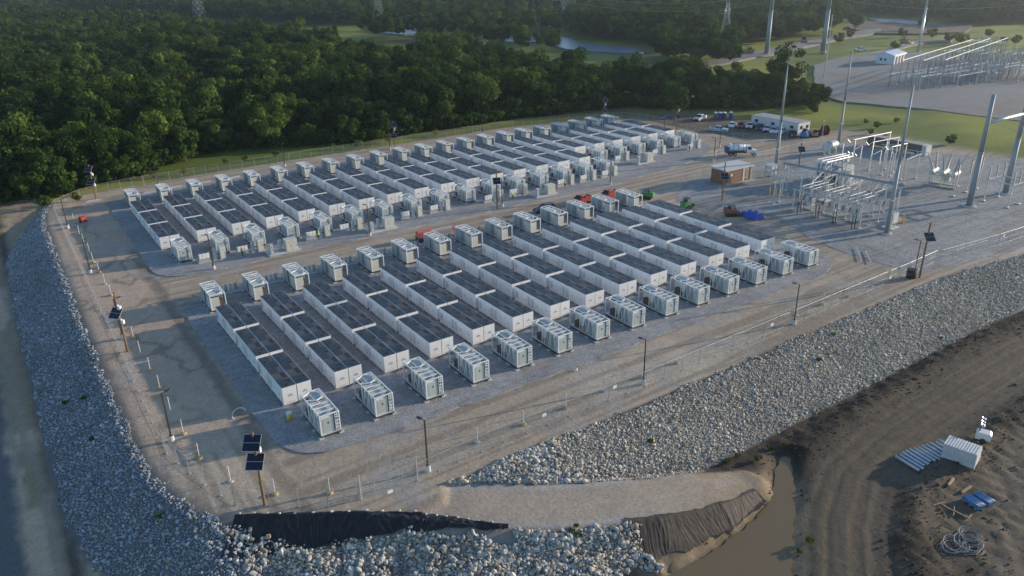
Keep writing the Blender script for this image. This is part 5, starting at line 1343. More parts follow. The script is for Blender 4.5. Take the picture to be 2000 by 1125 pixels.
# dark long trailer / container behind the bus
a = g(1738, 290); t = thing('flat_container', 'long dark container with pale flat roof behind the bus pipes', 'container', (180.2, 24.0, 0), 0)
bx_(-1.3, 1.3, -1.0, 14.5, 0.4, 2.6).build('body', mat('dark_green_grey', (0.07, 0.09, 0.085), 0.6), t); bx_(-1.5, 1.5, -1.2, 14.7, 2.6, 2.75).build('roof', mat('pale_roof', (0.36, 0.34, 0.28), .8), t); bx_(-1.3, 1.3, -2.2, -1.02, 0.0, 2.6).build('end_cabinet', GREYC, t)
for yy in (0.5, 7, 13.5): bx_(-1.2, 1.2, yy-.3, yy+.3, -.3, .4).build('support', DARKST, t)
t = thing('cable_drum_box', 'brown timber crate by the foot of the near mast', 'crate', (*g(1750, 432), 0), 0.3); bx_(-1.6, 1.6, -.4, .4, 0.1, .75).build('box', mat('brown_timber', (0.19, 0.12, 0.06), .8), t); bx_(-1.8, 1.8, -.6, .5, 0, .1).build('pallet', TIMBER, t)
q = MB(); q.cyl((0, 0, -.1), (0, 0, 1.5), 0.14, n=10); q.ball((0, 0, 1.5), .14, 10, 6); o = q.build('bollard', YELLOW); o.location = (*g(1763, 435), 0); tag(o, 'yellow bollard beside the timber crate near the mast', 'bollard')
for i, p in enumerate(((1503, 380), (1516, 381))):
    q = MB(); q.cyl((0, 0, -.1), (0, 0, 1.7), 0.13, n=10); q.ball((0, 0, 1.7), .13, 10, 6); o = q.build('bollard', YELLOW); o.location = (*g(*p), 0); tag(o, '%s yellow bollard beside the breaker cabinet at the left mast' % ('left', 'right')[i], 'bollard')
q = MB(); q.cyl((0, 0, 0), (0, 0, 6.5), .09, .06, 8); q.bar((-.5, 0, 6.4), (.5, 0, 6.4), .08); o = q.build('pole_lamp', STEELL); o.location = (*g(1604, 280), 0); tag(o, 'slim pale lamp pole beside the red cable reel', 'lamp post')

# ------------------------------------------------------------------ far switchyard
wb = thing('white_building', 'white metal building with three doorways in the distant switchyard', 'building', (336, 129, 0.06), 0.0)
e = g(1711, 125, .06); f_ = g(1741, 126, .06); k_ = g(1764, 119, .06)
wb.location = (f_[0], f_[1], 0.06); ang = math.atan2(k_[1]-f_[1], k_[0]-f_[0]); wb.rotation_euler.z = ang
LX = math.hypot(k_[0]-f_[0], k_[1]-f_[1]); LY = 7.5
WB = mat('blue_white_metal', (0.62, 0.68, 0.72), 0.5, var=.05)
q = MB(); q.prof([(0, 0), (LY, 0), (LY, 4.2), (LY/2, 5.4), (0, 4.2)], 0, LX); q.build('wall', WB, wb)
for s_ in (0, 1):
    q = MB(); y0, y1 = (-.3, LY/2) if s_ == 0 else (LY+.3, LY/2); z0 = 4.15
    q.hexa([(-.3, y0, z0), (LX+.3, y0, z0), (LX+.3, y1, 5.42), (-.3, y1, 5.42), (-.3, y0, z0+.12), (LX+.3, y0, z0+.12), (LX+.3, y1, 5.54), (-.3, y1, 5.54)]); q.build('roof_slope', mat('pale_blue_roof', (0.45, 0.53, 0.60), .4), wb)
for k in range(4): bx_(LX*(.04+.25*k)-.0, LX*(.04+.25*k)+1.0, -.9, -.02, 0, 4.1).build('pier', WHITE, wb)
bx_(0, LX, -1.1, -.02, 4.14-.7, 4.13).build('canopy', WHITE, wb)
for k in range(3): bx_(LX*(.14+.25*k), LX*(.14+.25*k)+2.0, -.05, -.01, 0, 3.0).build('doorway', BLACK, wb)
for k in range(2): bx_(-.04, -.01, 2.6+k*2.0, 3.6+k*2.0, 1.6, 2.6).build('window', GLASS, wb)
for i, (pa, pb) in enumerate((((1763, 118), (1900, 77)), ((1804, 118), (1934, 75)), ((1846, 117), (1968, 74)))):
    t = thing('yard_bus', 'long pale bus pipe high over the distant switchyard, %s from left' % ORD[i], 'bus', (0, 0, 0), 0, 'distant bus pipes')
    a = g(*pa, 11); b_ = g(*pb, 11)
    q = MB(); q.cyl((*a, 11), (*b_, 11), 0.17, n=7); q.build('bus_pipe', STEELL, t)
    for k in range(14):
        f_ = k/13; X = a[0]+(b_[0]-a[0])*f_; Y = a[1]+(b_[1]-a[1])*f_
        q = MB(); q.cyl((X, Y, 0.3), (X, Y, 7.5), 0.15, n=6); q.cyl((X, Y, 7.5), (X, Y, 10.9), .10, n=6); q.build('column', STEELB, t)
r2 = random.Random(4)
cnt = 0
for (cx, cy, nx, ny, hh) in ((1785, 168, 4, 3, 8), (1850, 160, 5, 4, 7), (1905, 150, 5, 4, 7), (1960, 150, 4, 4, 8), (1890, 120, 4, 4, 8), (1950, 118, 4, 4, 7), (2020, 150, 4, 4, 8), (1920, 100, 4, 3, 8)):
    c0 = g(cx, cy, .06); cnt += 1
    t = thing('switch_structure', 'grey post and beam switch structure in the distant switchyard, %s of eight' % ORD[cnt-1], 'steel structure', (*c0, 0.06), 0, 'distant switch structures')
    for a in range(nx):
        for b_ in range(ny):
            X = (a-(nx-1)/2)*5.0+r2.uniform(-.6, .6); Y = (b_-(ny-1)/2)*6.0+r2.uniform(-.6, .6); hb_ = hh+r2.uniform(-1.5, .5)
            q = MB(); q.cyl((X, Y, 0), (X, Y, hb_*.55), .2, n=6); q.cyl((X, Y, hb_*.55), (X, Y, hb_), .14, n=6); q.box(X-.4, X+.4, Y-.4, Y+.4, -.1, .2); q.build('column', STEELB if (a+b_) % 3 else STEELL, t)
        q = MB(); X = (a-(nx-1)/2)*5.0; q.bar((X, -(ny-1)*3, hh*.55), (X, (ny-1)*3, hh*.55), .22); q.build('beam', STEEL, t)
    for b_ in range(ny):
        q = MB(); Y = (b_-(ny-1)/2)*6.0; q.bar((-(nx-1)*2.5, Y, hh*.6), ((nx-1)*2.5, Y, hh*.6), .22); q.build('beam', STEEL, t)
for i, p in enumerate(((1925, 158), (1936, 150), (1947, 144), (1958, 138), (1968, 131), (1990, 120))):
    dead_tank('dark breaker with V bushings in the distant switchyard, %s from the near end' % ORD[i], g(*p, .06), 0.6, 1.5, 'distant breakers')
# ------------------------------------------------------------------ tall poles, pylons, wires
def tall_pole(label, bp, tpix, r0, r1, mt=STEELB):
    xy = g(*bp); d_ = np.array([xy[0], xy[1], 0.0])
    t = thing('transmission_pole', label, 'pole', (*xy, 0.0)); H_ = 44.0
    q = MB(); q.cyl((0, 0, -1), (0, 0, H_/2), r0, (r0+r1)/2, 12); q.cyl((0, 0, H_/2-.5), (0, 0, H_/2), (r0+r1)/2+.06, n=12); q.cyl((0, 0, H_/2), (0, 0, H_), (r0+r1)/2, r1, 12); q.build('shaft', mt, t, True)
    q = MB(); q.cyl((0, 0, -.2), (0, 0, .6), r0*1.5, n=12); q.build('foundation', CONC, t)
    return xy
P1 = tall_pole('thick blue grey transmission pole behind the wood, left of two', (1497, 105), 0, 1.25, 0.8)
P2 = tall_pole('thick blue grey transmission pole at the corner of the distant switchyard', (1607, 102), 0, 1.3, 0.8)
P3 = tall_pole('slim pale pole behind the distant white building', (1793, 101), 0, 0.8, 0.35, STEELL)
xy = g(1609, 152); q = MB(); q.cyl((0, 0, 0), (0, 0, topz(*xy, 28)), .3, .18, 8); o = q.build('yard_pole', STEEL); o.location = (*xy, 0); tag(o, 'slim grey pole at the left edge of the distant switchyard', 'pole')
def pylon(label, bp, tp, w=6.5):
    xy = g(*bp); H_ = topz(xy[0], xy[1], tp)
    t = thing('lattice_pylon', label, 'pylon', (*xy, 0), 0.5)
    q = MB(); lv = [0, .16, .30, .43, .55, .66, .76, .85, 1.0]
    def hw(f): return w/2*(1-f)+0.55*f if f < .76 else .75
    for sx in (-1, 1):
        for sy in (-1, 1):
            for a, b_ in zip(lv[:-1], lv[1:]): q.bar((sx*hw(a), sy*hw(a), a*H_), (sx*hw(b_), sy*hw(b_), b_*H_), .16)
    q.build('legs', STEELB, t)
    q = MB()
    for a, b_ in zip(lv[:-1], lv[1:]):
        for sx, sy, ex, ey in ((-1, -1, 1, -1), (1, -1, 1, 1), (1, 1, -1, 1), (-1, 1, -1, -1)):
            q.bar((sx*hw(a), sy*hw(a), a*H_), (ex*hw(b_), ey*hw(b_), b_*H_), .08); q.bar((ex*hw(a), ey*hw(a), a*H_), (sx*hw(b_), sy*hw(b_), b_*H_), .08); q.bar((sx*hw(b_), sy*hw(b_), b_*H_), (ex*hw(b_), ey*hw(b_), b_*H_), .08)
    q.build('bracing', STEELB, t)
    q = MB()
    for sx in (-1, 1):
        q.bar((sx*.7, 0, .85*H_), (sx*6.2, 0, .86*H_), .2); q.bar((sx*.7, 0, .95*H_), (sx*6.2, 0, .86*H_), .16); q.bar((sx*3.4, 0, .855*H_), (sx*3.4, 0, .905*H_), .12); q.bar((sx*6.1, 0, .86*H_), (sx*6.1, 0, .86*H_-2.6), .14)
    q.build('cross_arms', STEEL, t)
    return xy, H_
pylon('tall lattice pylon beside the dirt road behind the wood', (1413, 112), 4)
pylon('distant lattice pylon in the ponds left of centre', (742, 56), -30, 8)
pylon('distant lattice pylon rising from the wood at top left', (392, 46), -50, 9)
wr = thing('power_lines', 'thin sagging power lines strung across the top right', 'power line', (0, 0, 0))
def wire(a, b_, sag, r=0.05):
    pts_ = []
    for k in range(17):
        f_ = k/16; pts_.append((a[0]+(b_[0]-a[0])*f_, a[1]+(b_[1]-a[1])*f_, a[2]+(b_[2]-a[2])*f_-sag*4*f_*(1-f_)))
    q = MB(); q.tube(pts_, r, 4); q.build('cable', STEEL, wr)
for k, (z1, z2) in enumerate(((36, 38), (32, 34), (28, 30))):
    wire((*P1, z1), (*P2, z1), 1.5); wire((*P2, z1), (*g(2120, -10, 30), z2), 6)
    wire((*P1, z1-2), (*g(1100, -6, 30), z1), 5)
# ------------------------------------------------------------------ vehicles
def paint(n, c): return mat('paint_'+n, c, 0.28, var=0.03, obj_var=0.0, dirt=(c[0]*.6+.08, c[1]*.6+.07, c[2]*.6+.06), dirt_amt=.35)
PW, PR, PB, PK, PS = paint('white', (.74, .75, .76)), paint('red', (.40, .028, .024)), paint('dark', (.035, .04, .045)), paint('black', (.015, .016, .018)), paint('silver_blue', (.40, .50, .60))
AMBER = mat('lamp_glass', (.75, .75, .72), .2); TAIL = mat('tail_red', (.35, .01, .01), .3)
def wheels(t, ys, xw, r=.40, w=.27):
    for yy in ys:
        for sx in (-1, 1):
            q = MB(); q.cyl((sx*(xw-w), yy, r), (sx*xw, yy, r), r, n=16); o = q.build('wheel', BLACK, t, True)
            q = MB(); q.cyl((sx*(xw-.01), yy, r), (sx*(xw+.015), yy, r), r*.58, n=12); q.build('rim', CHROME, o)
def quadp(name, m, t, a, b, c, d): q = MB(); q.add([a, b, c, d], [(0, 1, 2, 3), (3, 2, 1, 0)][:1]); return q.build(name, m, t)
def pickup(label, x_, y_, rz, p, s=1.0):
    t = thing('pickup_truck', label, 'pickup truck', (x_, y_, hz(x_, y_)+.03), rz); t.scale = (s, s, s)
    W2 = .98
    q = MB(); q.prof([(-2.9, .48), (-2.9, .80), (-2.85, 1.12), (1.0, 1.14), (2.55, 1.06), (2.82, .92), (2.92, .62), (2.88, .40), (-2.6, .36)], -W2, W2); q.build('body', p, t)
    q = MB(); q.hexa([(-.93, -.98, 1.13), (.93, -.98, 1.13), (.93, 1.32, 1.13), (-.93, 1.32, 1.13), (-.74, -.78, 1.83), (.74, -.78, 1.83), (.74, .52, 1.83), (-.74, .52, 1.83)]); q.build('cab', p, t)
    def L(a, b, f): return tuple(a[i]+(b[i]-a[i])*f for i in range(3))
    e = .012
    quadp('windshield', GLASS, t, (-.84, 1.22+e+.02, 1.2), (.84, 1.22+e+.02, 1.2), (.70, .60+e+.02, 1.76), (-.70, .60+e+.02, 1.76))
    quadp('rear_window', GLASS, t, (.78, -.95-e, 1.25), (-.78, -.95-e, 1.25), (-.68, -.83-e, 1.74), (.68, -.83-e, 1.74))
    for sx in (-1, 1):
        for y0, y1, u0, u1 in ((-.82, .12, -.70, .10), (.20, 1.05, .18, .50)):
            v = [(sx*(.905+e), y0, 1.22), (sx*(.905+e), y1, 1.22), (sx*(.765+e), u1, 1.74), (sx*(.765+e), u0, 1.74)]
            q = MB(); q.add(v if sx > 0 else v[::-1], [(0, 1, 2, 3)]); q.build('side_window', GLASS, t)
        q = MB(); q.box(sx*.97-.10, sx*.97+.10, .95, 1.08, 1.18, 1.36); q.build('mirror', PK, t)
        q = MB(); q.box(sx*.72-.2, sx*.72+.2, 2.80, 2.90, .76, .92); q.build('headlight', AMBER, t)
        q = MB(); q.box(sx*.9-.09, sx*.9+.09, -2.925, -2.86, .72, 1.02); q.build('tail_light', TAIL, t)
    q = MB(); q.box(-.80, .80, -2.78, -1.05, 1.142, 1.15); q.build('bed_liner', PK, t)
    q = MB(); q.box(-.94, -.82, -2.86, -1.02, 1.12, 1.27); q.box(.82, .94, -2.86, -1.02, 1.12, 1.27); q.box(-.82, .82, -2.88, -2.80, 1.12, 1.27); q.build('bed_rails', p, t)
    q = MB(); q.box(-.95, .95, 2.86, 2.98, .40, .62); q.box(-.5, .5, 2.88, 2.935, .64, .90); q.build('front_bumper', DARKST, t)
    q = MB(); q.box(-.95, .95, -3.02, -2.88, .46, .64); q.build('rear_bumper', CHROME, t)
    wheels(t, (-1.75, 1.85), 1.0)
    return t
def car(label, x_, y_, rz, p, s=1.0, suv=0.0):
    t = thing('parked_car', label, 'car', (x_, y_, hz(x_, y_)+.03), rz); t.scale = (s, s, s)
    q = MB(); q.prof([(-2.3, .38), (-2.34, .80), (-2.1, .98), (1.0, .98), (2.1, .82), (2.34, .62), (2.3, .34)], -.90, .90); q.build('body', p, t)
    h = 1.45+suv
    q = MB(); q.hexa([(-.84, -1.9, .97), (.84, -1.9, .97), (.84, 1.15, .97), (-.84, 1.15, .97), (-.66, -1.2-suv*1.5, h), (.66, -1.2-suv*1.5, h), (.66, .30, h), (-.66, .30, h)]); q.build('cabin', p, t)
    f0, f1 = .12, .88
    def mix(a, b, f): return tuple(a[i]+(b[i]-a[i])*f for i in range(3))
    def pane(n, A, B, C, D, nrm):
        a = mix(A, D, f0); b = mix(B, C, f0); c = mix(B, C, f1); d = mix(A, D, f1); a, b = mix(a, b, .05), mix(a, b, .95); d, c = mix(d, c, .05), mix(d, c, .95)
        v = [tuple(p_[i]+nrm[i]*.012 for i in range(3)) for p_ in (a, b, c, d)]
        q = MB(); q.add(v, [(0, 1, 2, 3)]); q.build(n, GLASS, t)
    r0 = -1.2-suv*1.5
    pane('windshield', (.84, 1.15, .97), (-.84, 1.15, .97), (-.66, .30, h), (.66, .30, h), (0, .7, .7))
    pane('rear_window', (-.84, -1.9, .97), (.84, -1.9, .97), (.66, r0, h), (-.66, r0, h), (0, -.7, .7))
    pane('side_window', (.84, -1.9, .97), (.84, 1.15, .97), (.66, .30, h), (.66, r0, h), (1, 0, .3))
    pane('side_window', (-.84, 1.15, .97), (-.84, -1.9, .97), (-.66, r0, h), (-.66, .30, h), (-1, 0, .3))
    for sx in (-1, 1):
        q = MB(); q.box(sx*.66-.16, sx*.66+.16, 2.22, 2.33, .62, .76); q.build('headlight', AMBER, t)
        q = MB(); q.box(sx*.72-.14, sx*.72+.14, -2.36, -2.28, .70, .86); q.build('tail_light', TAIL, t)
    wheels(t, (-1.4, 1.4), .92, .34, .22)
    return t
pickup('red pickup truck nearer the camera behind the near block skids', 81.6, 44.0, math.pi/2+.15, PR)
pickup('red pickup truck parked ahead of the other red one on the inner road', 89.0, 43.4, math.pi/2+.15, PR)
car('black sport utility vehicle behind the near block skids on the inner road', 71.6, 43.6, math.pi/2-.2, PK, 1.08, .25)
pickup('white pickup truck parked alone under the trees', *g(1367, 235, -.4), 1.9, PW, 1.05)
pickup('dark pickup truck with pale hood facing the site in the parking lot', *g(1404, 257, -.4), math.pi+.5, PS, 1.0)
car('white sedan at the left end of the parked row', *g(1430, 248, -.4), math.pi-1.0, PW)
car('red car second in the parked row', *g(1447, 249, -.4), math.pi-1.0, paint('maroon', (.22, .02, .02)), 1.0, .2)
pickup('white pickup truck third in the parked row', *g(1464, 250, -.4), math.pi-1.0, PW, .95)
pickup('black pickup truck in the middle of the parked row', *g(1483, 253, -.4), math.pi-1.0, PB, .95)
pickup('white pickup truck just right of the black one', *g(1497, 256, -.4), math.pi-1.0, PW, .95)
car('white sport utility vehicle in the parked row before the trailer', *g(1510, 259, -.4), math.pi-1.0, PW, 1.05, .2)
pickup('white pickup truck angled at the right of the parked row', *g(1525, 261, -.4), math.pi-1.15, PW, 1.0)
pickup('dark pickup truck at the right end of the parked row', *g(1548, 266, -.4), math.pi-.8, PB, .95)
car('small blue car half hidden under the tree left of the lot', *g(1304, 233, -.4), 1.2, paint('blue', (.08, .14, .26)), .9)
pickup('white pickup truck on the distant gravel road with a trailer', *g(1681, 97, .06), 1.2, PW, 1.2)
# white tank truck
x0, y0 = g(1447, 303); t = thing('tank_truck', 'white tank truck with blue hose body beside the inner road', 'truck', (x0, y0, hz(x0, y0)+.02), -2.16)
t.rotation_euler.z = math.atan2(-4.4, 5.5)-math.pi/2
bx_(-.5, .5, -3.6, 3.6, .75, 1.0).build('chassis', DARKST, t)
q = MB(); q.cyl((0, -3.0, 2.0), (0, 1.0, 2.0), .95, n=18); q.ball((0, -3.0, 2.0), .93, 14, 8); q.build('tank', paint('tank_white', (.72, .76, .80)), t, True)
for yy in (-2.2, -1.0, .3): q = MB(); q.cyl((0, yy-.04, 2.0), (0, yy+.04, 2.0), .985, n=18); q.build('band', DARKST, t)
bx_(-1.2, 1.2, -4.3, -3.4, .9, 2.5).build('rear_locker', mat('navy_steel', (.05, .09, .17), .5), t)
bx_(.75, 1.15, -2.6, .6, .9, 1.5).build('side_locker', DARKST, t); bx_(-1.15, -.75, -2.6, .6, .9, 1.5).build('side_locker', DARKST, t)
q = MB(); q.hexa([(-1.1, 1.2, 1.0), (1.1, 1.2, 1.0), (1.1, 2.75, 1.0), (-1.1, 2.75, 1.0), (-1.0, 1.25, 2.75), (1.0, 1.25, 2.75), (1.0, 2.3, 2.75), (-1.0, 2.3, 2.75)]); q.build('cab', PW, t)
q = MB(); q.hexa([(-1.0, 2.75, .8), (1.0, 2.75, .8), (.85, 4.1, .8), (-.85, 4.1, .8), (-1.0, 2.7, 1.75), (1.0, 2.7, 1.75), (.8, 4.0, 1.5), (-.8, 4.0, 1.5)]); q.build('hood', PW, t)
quadp('windshield', GLASS, t, (-.95, 2.66, 1.85), (.95, 2.66, 1.85), (.9, 2.38, 2.62), (-.9, 2.38, 2.62))
for sx in (-1, 1):
    v = [(sx*1.075, 1.5, 1.85), (sx*1.075, 2.45, 1.85), (sx*1.03, 2.2, 2.55), (sx*1.03, 1.5, 2.55)]; q = MB(); q.add(v if sx > 0 else v[::-1], [(0, 1, 2, 3)]); q.build('side_window', GLASS, t)
q = MB(); q.tube([(-.6, -3.6, 2.9), (-.6, -1, 3.15), (-.5, 1.0, 3.1)], .11, 7); q.build('hose', mat('blue_hose', (.25, .38, .50), .5), t)
q = MB(); q.ball((.1, -3.1, 3.0), .42, 10, 6); q.build('filter_dome', PW, t)
wheels(t, (-2.9, -1.8, 3.2), 1.15, .52, .32)
# office trailer, toilets, reels
ot = thing('office_trailer', 'long pale office trailer behind the parked row', 'trailer', (176.2, 59.2, -.4))
TRL = mat('trailer_siding', (.56, .57, .58), .6, var=.05)
bx_(0, 5.6, 0, 17.2, .55, 3.5).build('wall', TRL, ot); bx_(.1, 5.5, .1, 17.1, -.1, .55).build('skirting', mat('skirting', (.32, .33, .34), .7), ot)
bx_(-.12, 5.72, -.12, 17.32, 3.5, 3.62).build('roof', mat('roof_membrane', (.35, .35, .36), .8, dirt=(.2, .19, .18), dirt_amt=.7), ot)
for yy in (1.6, 8.4, 14.6):
    w_ = bx_(-.05, -.01, yy, yy+1.2, 1.7, 2.6).build('window', GLASS, ot); q = MB(); q.box(-.07, -.05, yy-.08, yy+1.28, 1.62, 1.7); q.box(-.07, -.05, yy-.08, yy+1.28, 2.6, 2.68); q.build('window_frame', PVC, w_)
for xx in (1.0, 3.8): bx_(xx, xx+1.1, -.05, -.01, 1.7, 2.6).build('window', GLASS, ot)
bx_(-.05, -.01, 11.2, 12.2, .6, 2.7).build('door', GREYC, ot); bx_(-1.1, -.06, 11.0, 12.4, -.1, .5).build('steps', TIMBER, ot)
BLUE = mat('portable_blue', (.02, .06, .20), .5)
for i, p in enumerate(((1397, 233), (1406, 233), (1414, 233), (1427, 232.5))):
    xy = g(*p, -.4); t = thing('portable_toilet', 'blue portable toilet with pale roof under the trees, %s from left' % ORD[i], 'toilet', (*xy, -.38), .5, 'portable toilets')
    bx_(-.55, .55, -.55, .55, 0, 2.05).build('cabin', BLUE if i else mat('portable_grey', (.10, .11, .13), .5), t); q = MB(); q.taper(-.6, .6, -.6, .6, 2.05, -.3, .3, -.3, .3, 2.35); q.build('roof', PVC, t); bx_(-.4, .4, -.58, -.55, .1, 1.95).build('door', BLUE if i else mat('portable_grey', (.10, .11, .13)), t); q = MB(); q.cyl((.35, .4, 2.05), (.35, .4, 2.55), .06, n=6); q.build('vent_pipe', PVC, t)
for i, (p, rr_) in enumerate((((1610, 264), 1.5), ((1596, 266), 1.0))):
    xy = g(*p, -.3); t = thing('cable_reel', ('large dark red cable reel beside the slim lamp pole', 'small dark red cable reel left of the slim lamp pole')[i], 'cable reel', (*xy, -.35), -.4)
    M_ = mat('reel_red', (.16, .028, .022), .6)
    for sx in (-1, 1): q = MB(); q.cyl((sx*.55, 0, rr_), (sx*.65, 0, rr_), rr_, n=22); q.build('flange', M_, t)
    q = MB(); q.cyl((-.55, 0, rr_), (.55, 0, rr_), rr_*.62, n=18); q.build('drum', mat('cable_black', (.03, .03, .03), .6), t)
xy = g(1573, 268, -.3); t = thing('telehandler', 'blue lifting machine at the right end of the trailer', 'machine', (*xy, -.35), -1.2)
MBL = mat('machine_blue', (.02, .17, .36), .45)
q = MB(); q.prof([(-2.4, .7), (-2.4, 1.7), (-.6, 1.9), (1.8, 1.4), (2.3, 1.0), (2.2, .7)], -1.0, 1.0); q.build('body', MBL, t); bx_(-.9, .1, -.8, .6, 1.6, 2.6).build('cab', GLASS, t); q = MB(); q.bar((.4, -2.2, 2.0), (.4, 2.8, 1.5), .35); q.build('boom', MBL, t); wheels(t, (-1.4, 1.5), 1.15, .6, .4)
xy = g(1590, 268, -.3); t = thing('mini_excavator', 'small tan digger between the blue machine and the cable reel', 'digger', (*xy, -.35), .7)
TANM = mat('machine_tan', (.36, .20, .09), .55)
q = MB(); q.box(-.9, .9, -1.0, 1.0, .6, 1.4); q.build('body', TANM, t); bx_(-.4, .4, -.6, .5, 1.4, 2.4).build('cab', GLASS, t)
for sx in (-1, 1): bx_(sx*.8-.2, sx*.8+.2, -1.3, 1.3, 0, .55).build('track', BLACK, t)
q = MB(); q.bar((0, 1.0, 1.2), (0, 2.4, 2.4), .25); q.bar((0, 2.4, 2.4), (0, 3.2, .8), .2); q.build('boom', TANM, t)
# coral boom lift behind the skids
x0, y0 = 42.8, 43.4; t = thing('boom_lift', 'coral red boom lift parked behind the near block skids', 'lift', (x0, y0, hz(x0, y0)), -.15)
CORAL = mat('coral_paint', (.60, .12, .075), .5, var=.08, dirt=(.5, .35, .28))
q = MB(); q.prof([(-1.0, .75), (-1.0, 1.9), (.4, 2.0), (1.0, 1.4), (1.0, .75)], -1.6, 1.2); q.build('engine_cover', CORAL, t)
q = MB(); q.box(-1.7, 1.7, -.95, .95, .5, .75); q.build('chassis', DARKST, t)
for xx in (-1.2, 1.2):
    for yy in (-1.0, 1.0): q = MB(); q.cyl((xx, yy-.16, .45), (xx, yy+.16, .45), .45, n=16); q.build('wheel', BLACK, t, True)
q = MB(); q.bar((1.0, 0, 1.6), (5.6, 0, 1.75), .34); q.build('boom', mat('boom_pale', (.62, .58, .54), .5), t)
q = MB(); q.bar((5.4, 0, 1.7), (6.3, 0, .9), .26); q.build('jib', CORAL, t)
q = MB()
for xx in (6.2, 7.6):
    for yy in (-.5, .5): q.bar((xx, yy, .45), (xx, yy, 1.65), .06)
for z_ in (1.05, 1.65):
    for yy in (-.5, .5): q.bar((6.2, yy, z_), (7.6, yy, z_), .06)
    for xx in (6.2, 7.6): q.bar((xx, -.5, z_), (xx, .5, z_), .06)
q.box(6.15, 7.65, -.55, .55, .38, .45); q.build('basket', CORAL, t)
def skid_steer(label, x_, y_, rz, m, name='skid_steer_loader'):
    t = thing(name, label, 'loader', (x_, y_, hz(x_, y_)+.03), rz)
    q = MB(); q.prof([(-1.5, .55), (-1.55, 1.5), (-.8, 1.65), (-.3, 1.25), (1.1, 1.0), (1.15, .5)], -.62, .62); q.build('body', m, t)
    q = MB()
    for sx in (-.52, .52):
        for yy in (-.7, .6): q.bar((sx, yy, 1.1), (sx, yy*.85, 2.1), .08)
    q.box(-.6, .6, -.75, .65, 2.1, 2.2); q.build('roll_cage', DARKST, t)
    q = MB(); q.box(-.4, .4, -.6, -.2, 1.2, 1.9); q.box(-.4, .4, -.3, .3, 1.1, 1.25); q.build('seat', BLACK, t)
    for sx in (-1, 1):
        q = MB(); q.bar((sx*.72, -1.4, 1.55), (sx*.72, .9, 1.35), .16); q.bar((sx*.72, .9, 1.35), (sx*.72, 1.7, .5), .14); q.build('lift_arm', m, t)
        q = MB(); q.prof([(-1.35, .25), (-1.1, .0), (1.0, 0), (1.25, .25), (.95, .62), (-1.0, .62)], sx*.75-.19, sx*.75+.19); q.build('track', BLACK, t)
    q = MB(); q.prof([(1.6, .05), (2.35, .0), (2.4, .06), (1.85, .75), (1.6, .75)], -.95, .95); q.build('bucket', DARKST, t)
    return t
GREENM = mat('machine_green', (.035, .22, .065), .55)
skid_steer('bright green compact loader behind the last skids of the near block', 95.4, 37.9, .5, GREENM)
skid_steer('small green utility loader behind the last container row', 97.0, 27.6, -1.3, GREENM)
skid_steer('dusty red compact track loader beside the blue tarpaulin', *g(1428, 420), -2.2, mat('machine_dusty_red', (.22, .06, .045), .7, dirt=(.25, .2, .15), dirt_amt=.8))
# blue tarpaulin over a heap
def tarp():
    c0 = np.array(g(1448, 417)); c1 = np.array(g(1486, 429)); L_ = np.hypot(*(c1-c0)); u = (c1-c0)/L_; v = np.array([-u[1], u[0]])
    n_, m_ = 34, 16; V = []
    for i in range(n_):
        for j in range(m_):
            a = i/(n_-1); b_ = j/(m_-1)*2-1
            prof = (0.35+.75*min(1, a*2.2)*(1 if a < .93 else (1-a)/.07*.8+.2)); hgt_ = prof*max(0, 1-abs(b_)**2.6)*(1.0+.22*math.sin(a*19+b_*3)+.15*math.sin(a*41-b_*7))
            if i in (0, n_-1): hgt_ *= .15
            w_ = 1.45*(1+.12*math.sin(a*13+j))
            p = c0+u*a*L_+v*b_*w_; V.append((p[0], p[1], .02+max(.015, hgt_)))
    F_ = [(i*m_+j, (i+1)*m_+j, (i+1)*m_+j+1, i*m_+j+1) for i in range(n_-1) for j in range(m_-1)]
    me = np_mesh('blue_tarpaulin', np.array(V), np.array(F_)); me.materials.append(mat('tarp_blue', (.01, .075, .42), .4, var=.12, scale=3))
    tag(put('blue_tarpaulin', me), 'bright blue tarpaulin draped over a heap beside the track loader', 'tarpaulin')
tarp()
# distant vehicles on the far road
for i, p in enumerate(((1461, 104), (1570, 82), (1769, 84))):
    skid_steer(('distant tan loader on the far dirt road beside the lattice pylon', 'distant tan loader on the far dirt road near the red shrub', 'distant yellow loader on the track behind the far switchyard')[i], *g(*p, .1), 1.2+i, TANM, 'wheel_loader').scale = (2.0, 2.0, 2.0)
wh = thing('white_house', 'distant white house with pale hipped roof beside the ponds', 'house', (*g(1085, 50, .0), -.1), .5)
bx_(-5, 5, -3.5, 3.5, 0, 3.2).build('wall', WHITE, wh); q = MB(); q.taper(-5.5, 5.5, -4, 4, 3.2, -2.5, 2.5, -.1, .1, 5.6); q.build('roof', mat('pale_roof2', (.55, .57, .6), .6), wh)
for xx in (-3, 0, 3): bx_(xx-.5, xx+.5, -3.54, -3.5, 1.0, 2.2).build('window', GLASS, wh)

